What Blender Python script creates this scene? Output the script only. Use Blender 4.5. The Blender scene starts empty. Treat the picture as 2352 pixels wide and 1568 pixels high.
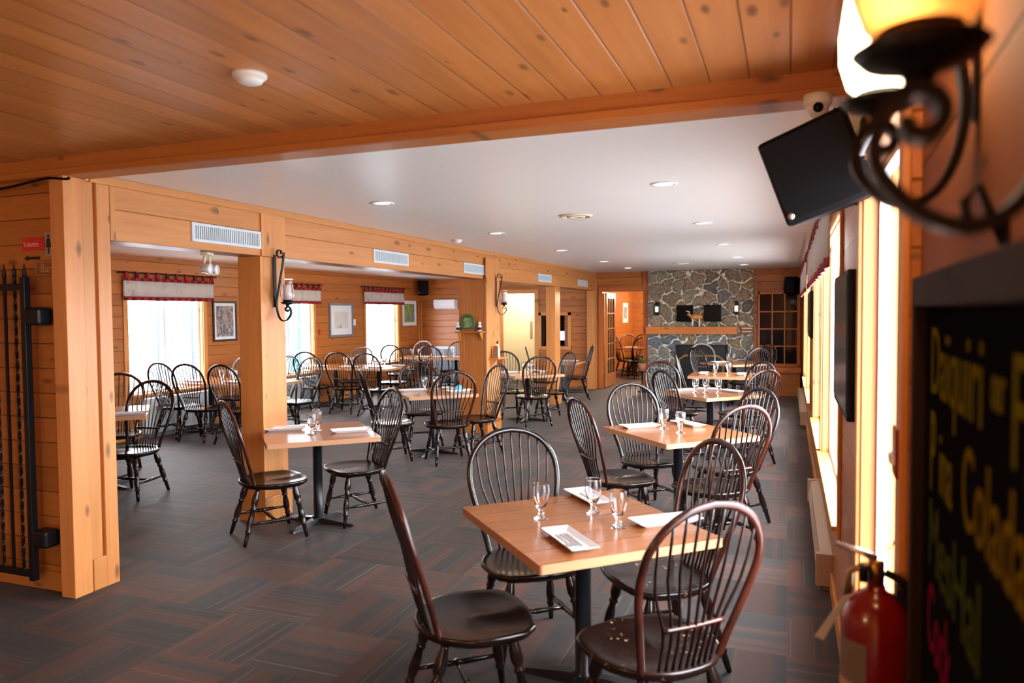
import bpy, bmesh, math, random
from mathutils import Vector, Matrix
random.seed(7)
PI = math.pi
sc = bpy.context.scene
COL = sc.collection
sc.view_settings.view_transform = 'Standard'
sc.view_settings.look = 'None'
sc.view_settings.gamma = 1
sc.view_settings.use_curve_mapping = False
sc.view_settings.exposure = 1.45

# ------------------------------------------------------------------ materials
def new_mat(name):
    m = bpy.data.materials.new(name); m.use_nodes = True
    nt = m.node_tree; b = nt.nodes['Principled BSDF']
    return m, nt, b
def setp(b, **k):
    for a, v in k.items():
        b.inputs[a.replace('_', ' ')].default_value = v
def simple(name, col, rough=.5, metal=0., coat=0., emit=None, es=0., spec=.5):
    m, nt, b = new_mat(name)
    setp(b, Base_Color=(*col, 1), Roughness=rough, Metallic=metal)
    b.inputs['Coat Weight'].default_value = coat
    b.inputs['Specular IOR Level'].default_value = spec
    if emit:
        b.inputs['Emission Color'].default_value = (*emit, 1)
        b.inputs['Emission Strength'].default_value = es
    return m
class NT:
    def __init__(s, nt): s.nt = nt
    def n(s, t, **k):
        x = s.nt.nodes.new(t)
        for a, v in k.items(): setattr(x, a, v)
        return x
    def l(s, a, b): s.nt.links.new(a, b)
    def m(s, op, a, b=None, c=None, clamp=False):
        x = s.n('ShaderNodeMath', operation=op, use_clamp=clamp)
        for i, v in enumerate((a, b, c)):
            if v is None: continue
            if isinstance(v, (int, float)): x.inputs[i].default_value = v
            else: s.l(v, x.inputs[i])
        return x.outputs[0]
    def comb(s, a, b, c):
        x = s.n('ShaderNodeCombineXYZ')
        for i, v in enumerate((a, b, c)):
            if isinstance(v, (int, float)): x.inputs[i].default_value = v
            else: s.l(v, x.inputs[i])
        return x.outputs[0]
    def mix(s, f, a, b, bt='MIX'):
        x = s.n('ShaderNodeMix', data_type='RGBA', blend_type=bt)
        for i, v in ((0, f), (6, a), (7, b)):
            if isinstance(v, (int, float)): x.inputs[i].default_value = v
            elif isinstance(v, tuple): x.inputs[i].default_value = (*v, 1)[:4]
            else: s.l(v, x.inputs[i])
        return x.outputs[2]
    def noise(s, vec, scale, detail=2., rough=.5):
        x = s.n('ShaderNodeTexNoise'); s.l(vec, x.inputs['Vector'])
        x.inputs['Scale'].default_value = scale; x.inputs['Detail'].default_value = detail
        x.inputs['Roughness'].default_value = rough
        return x.outputs[0]
    def ramp(s, f, pts):
        x = s.n('ShaderNodeValToRGB'); s.l(f, x.inputs[0]); e = x.color_ramp.elements
        while len(e) < len(pts): e.new(.5)
        for i, (p, c) in enumerate(pts):
            e[i].position = p; e[i].color = (*c, 1) if len(c) == 3 else c
        return x.outputs[0]
    def bump(s, h, strength, dist, b):
        x = s.n('ShaderNodeBump'); x.inputs['Strength'].default_value = strength
        x.inputs['Distance'].default_value = dist; s.l(h, x.inputs['Height']); s.l(x.outputs[0], b.inputs['Normal'])

def wood(name, grain, stack, width, light, dark, groove=.03, knots=.10, rough=.42, kscale=1.6, tint=.25, coat=.07, gdark=.25, off=0.0):
    """pine boards: grain axis, axis along which the boards are laid side by side, board width"""
    m, nt, b = new_mat(name); N = NT(nt)
    tc = N.n('ShaderNodeTexCoord'); sp = N.n('ShaderNodeSeparateXYZ'); N.l(tc.outputs['Object'], sp.inputs[0])
    ax = {'x': sp.outputs[0], 'y': sp.outputs[1], 'z': sp.outputs[2]}
    other = [a for a in 'xyz' if a not in (grain, stack)][0]
    s = N.m('DIVIDE', N.m('ADD', ax[stack], off), width)
    idx = N.m('FLOOR', s); fr = N.m('SUBTRACT', s, idx)
    wn = N.n('ShaderNodeTexWhiteNoise', noise_dimensions='1D'); N.l(idx, wn.inputs['W'])
    rnd = wn.outputs[0]
    g = N.m('ADD', ax[grain], N.m('MULTIPLY', rnd, 37.))
    v1 = N.comb(N.m('MULTIPLY', g, .9), N.m('MULTIPLY', ax[stack], 14.), N.m('MULTIPLY', ax[other], 14.))
    n1 = N.noise(v1, 1.6, 5., .62)
    v3 = N.comb(N.m('MULTIPLY', g, .35), N.m('MULTIPLY', ax[stack], 2.), ax[other])
    n3 = N.noise(v3, 2., 2., .5)
    col = N.ramp(n1, [(.25, dark), (.5, tuple((a + c) / 2 for a, c in zip(light, dark))), (.72, light)])
    col = N.mix(N.m('MULTIPLY', n3, .35), col, tuple(x * 1.25 for x in light))
    # per board tint
    br = N.m('ADD', N.m('MULTIPLY', rnd, tint), 1 - tint * .6)
    hs = N.n('ShaderNodeHueSaturation'); N.l(col, hs.inputs['Color']); N.l(br, hs.inputs['Value'])
    col = hs.outputs[0]
    # knots
    kv = N.comb(N.m('MULTIPLY', g, kscale), N.m('MULTIPLY', N.m('ADD', ax[stack], N.m('MULTIPLY', rnd, 3.)), kscale * 2.6), N.m('MULTIPLY', ax[other], .9))
    vo = N.n('ShaderNodeTexVoronoi', voronoi_dimensions='2D'); N.l(kv, vo.inputs['Vector']); vo.inputs['Scale'].default_value = 1.6
    d = N.m('ADD', vo.outputs['Distance'], N.m('MULTIPLY', N.noise(tc.outputs['Object'], 30., 2.), .05))
    sc2 = N.n('ShaderNodeSeparateColor'); N.l(vo.outputs['Color'], sc2.inputs[0])
    size = N.m('MULTIPLY', N.m('POWER', sc2.outputs[0], 1.5), knots * 2.0)
    kn = N.m('SUBTRACT', 1., N.m('DIVIDE', N.m('SUBTRACT', d, .02), N.m('ADD', size, .001)), clamp=True)
    kn = N.m('MULTIPLY', N.m('POWER', kn, .6), N.m('GREATER_THAN', sc2.outputs[1], .45))
    col = N.mix(N.m('MULTIPLY', kn, .85), col, (.085, .026, .008))
    if groove > 0:
        e = N.m('MINIMUM', fr, N.m('SUBTRACT', 1., fr))
        gm = N.m('SUBTRACT', 1., N.m('DIVIDE', e, groove), clamp=True)
        col = N.mix(N.m('MULTIPLY', gm, .8), col, tuple(x * gdark for x in dark))
        N.bump(N.m('MULTIPLY', gm, -1.), .6, .006, b)
    N.l(col, b.inputs['Base Color'])
    N.l(N.m('ADD', N.m('MULTIPLY', n1, .15), rough - .07), b.inputs['Roughness'])
    b.inputs['Coat Weight'].default_value = coat
    b.inputs['Coat Roughness'].default_value = .25
    return m
PL, PD = (.66, .27, .076), (.48, .165, .036)
WL, WD = (.47, .155, .029), (.31, .085, .013)
M = {}
M['wall_x'] = wood('pine_wall_boards_across', 'x', 'z', .155, WL, WD, .035)
M['wall_y'] = wood('pine_wall_boards_along', 'y', 'z', .155, WL, WD, .035)
M['header'] = wood('pine_header_boards', 'y', 'z', .2, PL, PD, .02, knots=.12)
M['post_z'] = wood('pine_post_board', 'z', 'y', .31, PL, PD, .0, knots=.10)
M['stub_z'] = wood('pine_stub_boards', 'z', 'x', .14, WL, WD, .03)
M['ceil_y'] = wood('pine_ceiling_boards', 'y', 'x', .156, (.64, .25, .068), (.45, .15, .031), .03, knots=.09, kscale=1.9, rough=.36)
M['beam_x'] = wood('pine_beam', 'x', 'z', 3., (.52, .17, .032), (.40, .11, .018), .0, knots=.10, off=1.)
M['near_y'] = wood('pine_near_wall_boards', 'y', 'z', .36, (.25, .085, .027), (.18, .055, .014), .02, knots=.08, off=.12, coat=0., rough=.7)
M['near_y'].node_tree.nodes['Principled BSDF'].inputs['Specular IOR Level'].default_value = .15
M['trim_z'] = wood('pine_casing_upright', 'z', 'y', 3., (.66, .275, .075), (.50, .18, .036), .0, knots=.09, off=1.)
M['trim_h'] = wood('pine_casing_level', 'y', 'z', 3., (.66, .275, .075), (.50, .18, .036), .0, knots=.09, off=1.)
M['trim_hx'] = wood('pine_casing_level_across', 'x', 'z', 3., (.48, .165, .033), (.36, .11, .018), .0, knots=.09, off=1.)
M['redtrim'] = wood('red_stained_casing', 'z', 'y', 3., (.50, .13, .022), (.38, .085, .012), .0, knots=.05, off=1.)
M['table'] = wood('varnished_table_boards', 'y', 'x', .15, (.37, .130, .033), (.27, .080, .019), .012, knots=.07, rough=.22, tint=.15, coat=.3, gdark=.6)
M['table_edge'] = wood('table_edge_wood', 'y', 'z', 3., (.56, .29, .15), (.44, .21, .095), .0, knots=.03, rough=.35, off=1.)

def chair_mat(name, c1, c2, rough, amount, chips=0.):
    m, nt, b = new_mat(name); N = NT(nt)
    tc = N.n('ShaderNodeTexCoord')
    n = N.noise(tc.outputs['Object'], 5., 4., .65)
    f = N.ramp(n, [(.5 - amount * .3, (0, 0, 0)), (.75 - amount * .3, (1, 1, 1))])
    col = N.mix(f, c1, c2)
    if chips > 0:
        n2 = N.noise(tc.outputs['Object'], 38., 5., .7)
        n4 = N.noise(tc.outputs['Object'], 6., 2.)
        k = N.m('MULTIPLY', N.ramp(n2, [(.60, (0, 0, 0)), (.64, (1, 1, 1))]), N.ramp(n4, [(.48, (0, 0, 0)), (.56, (1, 1, 1))]))
        col = N.mix(N.m('MULTIPLY', k, chips), col, (.52, .30, .17))
    N.l(col, b.inputs['Base Color'])
    N.l(N.m('ADD', N.m('MULTIPLY', n, .12), rough), b.inputs['Roughness'])
    return m
M['ch_dark'] = chair_mat('dark_stained_chair_wood', (.006, .004, .004), (.018, .007, .006), .15, .4)
M['ch_red'] = chair_mat('mahogany_rubbed_chair_wood', (.010, .004, .003), (.052, .012, .007), .16, .6)
M['ch_seat'] = chair_mat('dark_brown_seat_wood', (.005, .0025, .0018), (.012, .005, .003), .15, .5)
M['ch_worn'] = chair_mat('scuffed_seat_wood', (.005, .0025, .002), (.014, .005, .0035), .2, .6, .8)
M['ch_pale'] = chair_mat('pale_grey_chair_wood', (.20, .17, .19), (.38, .32, .34), .3, .5)
M['iron'] = simple('black_iron', (.006, .006, .007), .42, 0., spec=.25)
M['blackmetal'] = simple('black_painted_steel', (.010, .012, .016), .28, .3)
M['blackplastic'] = simple('black_plastic', (.005, .005, .006), .5, spec=.08)
M['blackgloss'] = simple('black_glossy_screen', (.004, .004, .006), .2, spec=.12)
M['white_dish'] = simple('white_glazed_ceramic', (.86, .86, .88), .12, coat=.5)
M['steel'] = simple('brushed_cutlery_steel', (.78, .77, .76), .38, 1.)
M['white_vinyl'] = simple('white_vinyl', (.82, .84, .88), .4)
M['grey_vent'] = simple('pale_grey_vent_metal', (.62, .68, .72), .4)
M['vent_dark'] = simple('dark_vent_grey', (.22, .24, .26), .6)  # plain dark grey for vent backings, cabinet door, plinths and hearth
M['almond'] = simple('almond_plastic', (.72, .62, .45), .5)
M['heater'] = simple('beige_heater_enamel', (.55, .42, .32), .45)
M['cream_paint'] = simple('cream_door_paint', (.84, .79, .62), .5)
M['candle'] = simple('white_candle_wax', (.82, .80, .76), .5)
M['red_paint'] = simple('red_extinguisher_enamel', (.19, .003, .005), .25, coat=.3)
M['brass'] = simple('dull_brass', (.35, .20, .07), .35, 1.)
M['label_grey'] = simple('grey_label', (.16, .13, .115), .6)
M['label_tan'] = simple('tan_label_band', (.48, .30, .17), .6)
M['paper'] = simple('white_paper_tag', (.86, .90, .95), .7)
M['board'] = simple('chalkboard_black', (.006, .006, .007), .9, spec=.0)
M['board_frame'] = simple('dark_brown_board_frame', (.022, .011, .007), .7, spec=.08)
M['chalk_y'] = simple('yellow_chalk', (.135, .115, .008), .9, spec=0.)
M['chalk_o'] = simple('amber_chalk', (.15, .10, .005), .9, spec=0.)
M['chalk_g'] = simple('green_chalk', (.045, .062, .012), .9, spec=0.)
M['chalk_p'] = simple('pink_chalk', (.16, .006, .03), .9, spec=0.)
M['red_sign'] = simple('red_sign_plastic', (.60, .02, .02), .4)
M['pink_ink'] = simple('pale_pink_lettering', (.80, .45, .42), .5)
M['black_ink'] = simple('black_ink', (.01, .01, .01), .6)
M['sign_grey'] = simple('grey_sign_plate', (.33, .25, .20), .5)
M['sign_wood'] = simple('brown_sign_wood', (.24, .09, .025), .5)
M['sign_tan'] = simple('tan_carved_line', (.52, .27, .10), .5)
M['blue_napkin'] = simple('sky_blue_napkin', (.10, .50, .80), .6)
M['green_frame'] = simple('dark_green_wreath', (.05, .12, .03), .7)
M['blue_grey_frame'] = simple('blue_grey_frame', (.17, .17, .24), .35)
M['black_frame'] = simple('black_picture_frame', (.02, .018, .018), .35)
M['pale_frame'] = simple('pale_picture_frame', (.70, .68, .66), .4)
M['white_mat'] = simple('white_picture_mount', (.78, .80, .82), .6)
M['moose'] = simple('tan_carved_wood', (.62, .24, .06), .5)
M['birch'] = simple('white_birch_bark', (.80, .82, .85), .6)
M['turquoise'] = simple('turquoise_paint', (.008, .13, .145), .5)
M['slate_board'] = simple('slate_blue_board', (.055, .068, .095), .6)
M['siding'] = simple('white_house_siding', (.78, .80, .84), .6)
M['outground'] = simple('pale_gravel_ground', (.42, .43, .45), .9)
M['screen_blue'] = simple('lit_blue_screen', (.1, .12, .4), .3, emit=(.25, .3, 1.), es=1.4)
M['dark_room'] = simple('dark_brown_recess', (.05, .018, .008), .7)
M['leaf'] = simple('green_leaf', (.10, .16, .03), .6)
M['terracotta'] = simple('terracotta_pot', (.38, .14, .07), .7)
M['brass_screen'] = simple('brass_fire_screen', (.62, .42, .13), .3, 1.)
M['soot'] = simple('sooty_black_firebox', (.010, .011, .013), .5)
M['bulb'] = simple('warm_bulb_glass', (1, .9, .7), .4, emit=(1, .82, .52), es=5.)
M['glow_candle'] = simple('lit_candle_sleeve', (.9, .88, .8), .5, emit=(1, .95, .85), es=.35)
M['lens'] = simple('downlight_lens', (1, .95, .85), .4, emit=(1, .88, .68), es=2.6)
M['red_led'] = simple('red_led', (.9, .05, .05), .4, emit=(1, .04, .04), es=2.)
M['spot_glass'] = simple('emergency_spot_glass', (.8, .82, .85), .15, coat=.5)
def glass(name, rough=0., col=(1, 1, 1), ior=1.45):
    m, nt, b = new_mat(name)
    setp(b, Base_Color=(*col, 1), Roughness=rough, IOR=ior); b.inputs['Transmission Weight'].default_value = 1
    return m
M['glass'] = glass('clear_drinking_glass', .0, (.97, .98, 1.))
M['amber_glass'] = glass('amber_tinted_shade_glass', .35, (.9, .55, .28), 1.2)
M['shade_glass'] = glass('hurricane_shade_glass', .02, (.97, .93, .93), 1.35)
def pane():
    m, nt, b = new_mat('window_pane_glass'); N = NT(nt)
    out = nt.nodes['Material Output']
    t = N.n('ShaderNodeBsdfTransparent'); t.inputs[0].default_value = (.96, .98, 1, 1)
    g = N.n('ShaderNodeBsdfGlossy'); g.inputs['Roughness'].default_value = .02
    lw = N.n('ShaderNodeLayerWeight'); lw.inputs[0].default_value = .5
    f = N.m('MULTIPLY', N.m('POWER', lw.outputs['Facing'], 5.), .35)
    mx = N.n('ShaderNodeMixShader'); N.l(f, mx.inputs[0]); N.l(t.outputs[0], mx.inputs[1]); N.l(g.outputs[0], mx.inputs[2])
    N.l(mx.outputs[0], out.inputs['Surface'])
    return m
M['pane'] = pane()
def dark_pane():
    m, nt, b = new_mat('dark_cabinet_pane'); setp(b, Base_Color=(.006, .006, .009, 1), Roughness=.05); b.inputs['Specular IOR Level'].default_value = .2
    return m
M['dark_pane'] = dark_pane()
def ceiling_mat(name, rough, spec):
    m, nt, b = new_mat(name); N = NT(nt)
    tc = N.n('ShaderNodeTexCoord'); n = N.noise(tc.outputs['Object'], .8, 3.)
    N.l(N.mix(n, (.80, .805, .78), (.86, .86, .825)), b.inputs['Base Color'])
    n2 = N.noise(tc.outputs['Object'], 60., 2.)
    N.bump(n2, .12, .002, b)
    setp(b, Roughness=rough); b.inputs['Specular IOR Level'].default_value = spec
    return m
M['ceiling'] = ceiling_mat('eggshell_white_ceiling_paint', .33, .6)
M['side_ceiling'] = ceiling_mat('glossy_white_ceiling_paint', .22, .8)
def carpet():
    m, nt, b = new_mat('striped_carpet_tiles'); N = NT(nt)
    tc = N.n('ShaderNodeTexCoord'); sp = N.n('ShaderNodeSeparateXYZ'); N.l(tc.outputs['Object'], sp.inputs[0])
    x, y = sp.outputs[0], sp.outputs[1]
    T = .5
    ix, iy = N.m('FLOOR', N.m('DIVIDE', x, T)), N.m('FLOOR', N.m('DIVIDE', N.m('ADD', y, .15), T))
    par = N.m('PINGPONG', N.m('ADD', ix, iy), 1.)
    c = N.n('ShaderNodeMix', data_type='FLOAT'); N.l(par, c.inputs[0]); N.l(x, c.inputs[2]); N.l(y, c.inputs[3])
    u = c.outputs[0]
    wn = N.n('ShaderNodeTexWhiteNoise', noise_dimensions='2D'); N.l(N.comb(ix, iy, 0), wn.inputs['Vector'])
    rt = wn.outputs[0]
    band = N.noise(N.comb(N.m('MULTIPLY', u, 7.), N.m('MULTIPLY', rt, 50.), 0), 1., 2., .6)
    fine = N.noise(N.comb(N.m('MULTIPLY', u, 58.), N.m('MULTIPLY', rt, 50.), 0), 1., 2., .6)
    base = N.ramp(band, [(.38, (.031, .029, .031)), (.48, (.043, .036, .035)), (.54, (.085, .037, .026)), (.62, (.074, .036, .027)), (.68, (.036, .032, .033))])
    ln = N.ramp(fine, [(.60, (0, 0, 0)), (.68, (1, 1, 1))])
    base = N.mix(N.m('MULTIPLY', ln, .7), base, (.17, .12, .09))
    hs = N.n('ShaderNodeHueSaturation'); N.l(base, hs.inputs['Color']); N.l(N.m('ADD', N.m('MULTIPLY', rt, .7), .65), hs.inputs['Value'])
    pile = N.noise(tc.outputs['Object'], 260., 2.)
    col = N.mix(N.m('MULTIPLY', pile, .25), hs.outputs[0], (.02, .018, .018))
    N.l(col, b.inputs['Base Color'])
    setp(b, Roughness=.6); b.inputs['Specular IOR Level'].default_value = .22
    b.inputs['Sheen Weight'].default_value = .06; b.inputs['Sheen Roughness'].default_value = .4
    N.bump(pile, .5, .004, b)
    return m
M['carpet'] = carpet()
def cloth(name, base, check=False):
    m, nt, b = new_mat(name); N = NT(nt); tc = N.n('ShaderNodeTexCoord')
    if check:
        ck = N.n('ShaderNodeTexChecker'); N.l(tc.outputs['Object'], ck.inputs[0]); ck.inputs['Scale'].default_value = 15.
        ck.inputs[1].default_value = (*base, 1); ck.inputs[2].default_value = (base[0] * .25, base[1] * .2, base[2] * .2, 1)
        N.l(ck.outputs[0], b.inputs['Base Color'])
    else:
        n = N.noise(tc.outputs['Object'], 9., 3., .6); n2 = N.noise(tc.outputs['Object'], 3.2, 1.)
        k = N.m('MULTIPLY', N.ramp(n, [(.56, (0, 0, 0)), (.62, (1, 1, 1))]), N.ramp(n2, [(.5, (0, 0, 0)), (.58, (1, 1, 1))]))
        N.l(N.mix(N.m('MULTIPLY', k, .35), base, (.13, .11, .10)), b.inputs['Base Color'])
    setp(b, Roughness=.9)
    return m
M['cloth'] = cloth('printed_cream_cotton', (.55, .50, .46))
M['red_cloth'] = cloth('red_check_cotton', (.42, .012, .02), True)
def picture(name, cols, scale):
    m, nt, b = new_mat(name); N = NT(nt); tc = N.n('ShaderNodeTexCoord')
    n = N.noise(tc.outputs['Object'], scale, 4., .65)
    N.l(N.ramp(n, [(.3 + .4 * i / max(1, len(cols) - 1), c) for i, c in enumerate(cols)]), b.inputs['Base Color'])
    setp(b, Roughness=.25)
    return m
M['pic_winter'] = picture('winter_birch_print', [(.30, .14, .10), (.42, .36, .34), (.10, .10, .12), (.62, .66, .70)], 9.)
M['pic_deer'] = picture('pale_deer_sketch', [(.50, .50, .54), (.60, .60, .63), (.64, .64, .67), (.30, .32, .34)], 4.)
M['pic_green'] = picture('green_meadow_print', [(.16, .30, .05), (.28, .38, .08), (.10, .16, .14), (.30, .42, .70)], 8.)
M['pic_dark'] = picture('dark_blue_print', [(.03, .05, .07), (.10, .14, .17), (.03, .04, .06), (.2, .24, .26)], 7.)
M['pic_sky'] = picture('grey_blue_print', [(.16, .18, .22), (.30, .34, .42), (.45, .52, .62)], 6.)

# ------------------------------------------------------------------ geometry helpers
class MB:
    def __init__(s): s.v = []; s.f = []; s.mi = []; s.sm = []
    def add(s, vs, fs, mi=0, smooth=False):
        o = len(s.v); s.v += [tuple(x) for x in vs]
        for f in fs: s.f.append(tuple(i + o for i in f)); s.mi.append(mi); s.sm.append(smooth)
        return s
    def box(s, x0, x1, y0, y1, z0, z1, mi=0):
        vs = [(x, y, z) for x in (x0, x1) for y in (y0, y1) for z in (z0, z1)]
        return s.add(vs, [(0, 1, 3, 2), (4, 6, 7, 5), (0, 4, 5, 1), (2, 3, 7, 6), (0, 2, 6, 4), (1, 5, 7, 3)], mi)
    def tube(s, pts, r, n=8, mi=0, flat=None, cap=True):
        pts = [Vector(p) for p in pts]; rs = r if isinstance(r, (list, tuple)) else [r] * len(pts)
        vs = []; L = len(pts)
        up = Vector((0, 0, 1)); t0 = (pts[1] - pts[0]).normalized()
        if abs(t0.dot(up)) > .9: up = Vector((0, 1, 0))
        a = t0.cross(up).normalized()
        for i, p in enumerate(pts):
            t = (pts[min(i + 1, L - 1)] - pts[max(i - 1, 0)]).normalized()
            a = (a - t * a.dot(t)).normalized(); bb = t.cross(a)
            for k in range(n):
                th = 2 * PI * k / n
                vs.append(p + a * math.cos(th) * rs[i] + bb * math.sin(th) * rs[i] * (flat or 1))
        fs = [(i * n + k, i * n + (k + 1) % n, (i + 1) * n + (k + 1) % n, (i + 1) * n + k) for i in range(L - 1) for k in range(n)]
        if cap: fs += [tuple(range(n - 1, -1, -1)), tuple(range((L - 1) * n, L * n))]
        return s.add(vs, fs, mi, True)
    def lathe(s, prof, n=20, c=(0, 0, 0), mi=0, axis='z'):
        vs = []; P = len(prof)
        for r, z in prof:
            for k in range(n):
                th = 2 * PI * k / n; q = (r * math.cos(th), r * math.sin(th), z)
                if axis == 'x': q = (q[2], q[0], q[1])
                if axis == 'y': q = (q[1], q[2], q[0])
                vs.append((q[0] + c[0], q[1] + c[1], q[2] + c[2]))
        fs = [(i * n + k, i * n + (k + 1) % n, (i + 1) * n + (k + 1) % n, (i + 1) * n + k) for i in range(P - 1) for k in range(n)]
        if prof[0][0] > 1e-5: fs.append(tuple(range(n - 1, -1, -1)))
        if prof[-1][0] > 1e-5: fs.append(tuple(range((P - 1) * n, P * n)))
        return s.add(vs, fs, mi, True)
    def prism(s, poly, z0, z1, mi=0):
        n = len(poly)
        vs = [(x, y, z0) for x, y in poly] + [(x, y, z1) for x, y in poly]
        fs = [tuple(range(n - 1, -1, -1)), tuple(range(n, 2 * n))] + [(i, (i + 1) % n, n + (i + 1) % n, n + i) for i in range(n)]
        return s.add(vs, fs, mi)
    def build(s, name, mats, parent=None, bevel=0., loc=None, rot=None):
        me = bpy.data.meshes.new(name); me.from_pydata(s.v, [], s.f); me.update()
        bm = bmesh.new(); bm.from_mesh(me); bmesh.ops.recalc_face_normals(bm, faces=bm.faces); bm.to_mesh(me); bm.free()
        if not isinstance(mats, (list, tuple)): mats = [mats]
        for m in mats: me.materials.append(m)
        for p, mi, sm in zip(me.polygons, s.mi, s.sm): p.material_index = mi; p.use_smooth = sm
        o = bpy.data.objects.new(name, me); COL.objects.link(o)
        if parent: o.parent = parent
        if loc: o.location = loc
        if rot: o.rotation_euler = rot
        if bevel:
            b = o.modifiers.new('bevel', 'BEVEL'); b.width = bevel; b.segments = 2; b.limit_method = 'ANGLE'
        return o
def crom(pts, k=4):
    P = [Vector(p) for p in pts]; out = []
    for i in range(len(P) - 1):
        a, b, c, d = P[max(i - 1, 0)], P[i], P[i + 1], P[min(i + 2, len(P) - 1)]
        for j in range(k):
            t = j / k
            out.append(.5 * ((2 * b) + (c - a) * t + (2 * a - 5 * b + 4 * c - d) * t * t + (3 * b - a - 3 * c + d) * t ** 3))
    out.append(P[-1]); return out
def tag(o, label=None, cat=None, group=None, kind=None):
    if label: o['label'] = label
    if cat: o['category'] = cat
    if group: o['group'] = group
    if kind: o['kind'] = kind
    return o
def thing(name, loc, rz=0., label=None, cat=None, group=None, kind=None):
    o = bpy.data.objects.new(name, None); COL.objects.link(o); o.location = loc; o.rotation_euler = (0, 0, rz)
    o.empty_display_size = .1
    return tag(o, label, cat, group, kind)
def kids(o): return [c for c in bpy.data.objects if c.parent == o]
def dup(root, loc, rz, label=None, group=None, tree={}):
    if root.name not in tree: tree[root.name] = [(c, kids(c)) for c in kids(root)]
    r = root.copy(); COL.objects.link(r); r.location = loc; r.rotation_euler = (0, 0, rz)
    if label: r['label'] = label
    if group: r['group'] = group
    for c, gs in tree[root.name]:
        d = c.copy(); COL.objects.link(d); d.parent = r
        for g in gs:
            e = g.copy(); COL.objects.link(e); e.parent = d
    return r
def proto(fn):
    """builds on first use, moved there; afterwards copies"""
    st = {}
    def place(key, loc, rz, label, group=None):
        if key not in st:
            st[key] = fn(key); r = st[key]; r.location = loc; r.rotation_euler = (0, 0, rz); r['label'] = label
            if group: r['group'] = group
            return r
        return dup(st[key], loc, rz, label, group)
    return place
S = lambda o: tag(o, kind='structure')
def text(body, name, mat, size, loc, rot, parent=None, sx=1., ext=.0006, align='LEFT'):
    cu = bpy.data.curves.new(name, 'FONT'); cu.body = body; cu.size = size; cu.extrude = ext; cu.align_x = align
    cu.materials.append(mat); o = bpy.data.objects.new(name, cu); COL.objects.link(o)
    o.location = loc; o.rotation_euler = rot; o.scale = (sx, 1, 1)
    bpy.context.view_layer.update()
    me = bpy.data.meshes.new_from_object(o.evaluated_get(bpy.context.evaluated_depsgraph_get()))
    bpy.data.objects.remove(o); o = bpy.data.objects.new(name, me); COL.objects.link(o)
    o.location = loc; o.rotation_euler = rot; o.scale = (sx, 1, 1)
    if parent: o.parent = parent
    return o

# ------------------------------------------------------------------ room shell
WX = .26        # right window wall
HX = -4.05      # face of the header and posts towards the room
LX = -8.5       # left window wall
FY = 16.15      # far wall
CZ = 2.6
c = MB(); c.box(LX - .14, WX + .14, -3., FY + .2, -.06, 0); c.box(-7., -.8, FY + .2, 24.2, -.06, 0); S(c.build('floor', M['carpet']))
S(MB().box(HX - .12, WX + .14, 3.36, FY + .15, CZ, CZ + .1).build('ceiling', M['ceiling']))
S(MB().box(LX - .14, HX - .2, 3.36, FY + .15, 2.55, 2.65).build('ceiling_side_room', M['side_ceiling']))
S(MB().box(-6.2, .6, -3., 3.24, 2.67, 2.75).build('ceiling_front', M['ceil_y']))

def wall_x(x0, x1, y0, y1, z0, z1, ops):
    """wall slab with constant x; ops = (ya, yb, za, zb) openings sorted by y"""
    b = MB(); c = y0
    for ya, yb, za, zb in ops:
        if ya > c: b.box(x0, x1, c, ya, z0, z1)
        if za > z0: b.box(x0, x1, ya, yb, z0, za)
        if zb < z1: b.box(x0, x1, ya, yb, zb, z1)
        c = yb
    if c < y1: b.box(x0, x1, c, y1, z0, z1)
    return b
def wall_y(y0, y1, x0, x1, z0, z1, ops):
    b = MB(); c = x0
    for xa, xb, za, zb in ops:
        if xa > c: b.box(c, xa, y0, y1, z0, z1)
        if za > z0: b.box(xa, xb, y0, y1, z0, za)
        if zb < z1: b.box(xa, xb, y0, y1, zb, z1)
        c = xb
    if c < x1: b.box(c, x1, y0, y1, z0, z1)
    return b
RW = [(1.98, 3.05, .58, 2.25), (4.2, 6.4, .58, 2.22), (6.52, 8.4, .58, 2.22), (9.7, 11.6, .58, 2.22), (11.72, 13.6, .58, 2.22)]
LW = [(7.6, 8.99, .62, 2.1), (10.45, 11.82, .62, 2.1), (13.68, 15.05, .62, 2.1)]
S(wall_x(WX, WX + .14, 1.9, FY, 0, 2.67, RW).build('wall_right', M['wall_y']))
S(wall_x(LX - .14, LX, 3.5, FY + .1, 0, 2.65, LW).build('wall_left', M['wall_y']))
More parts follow.
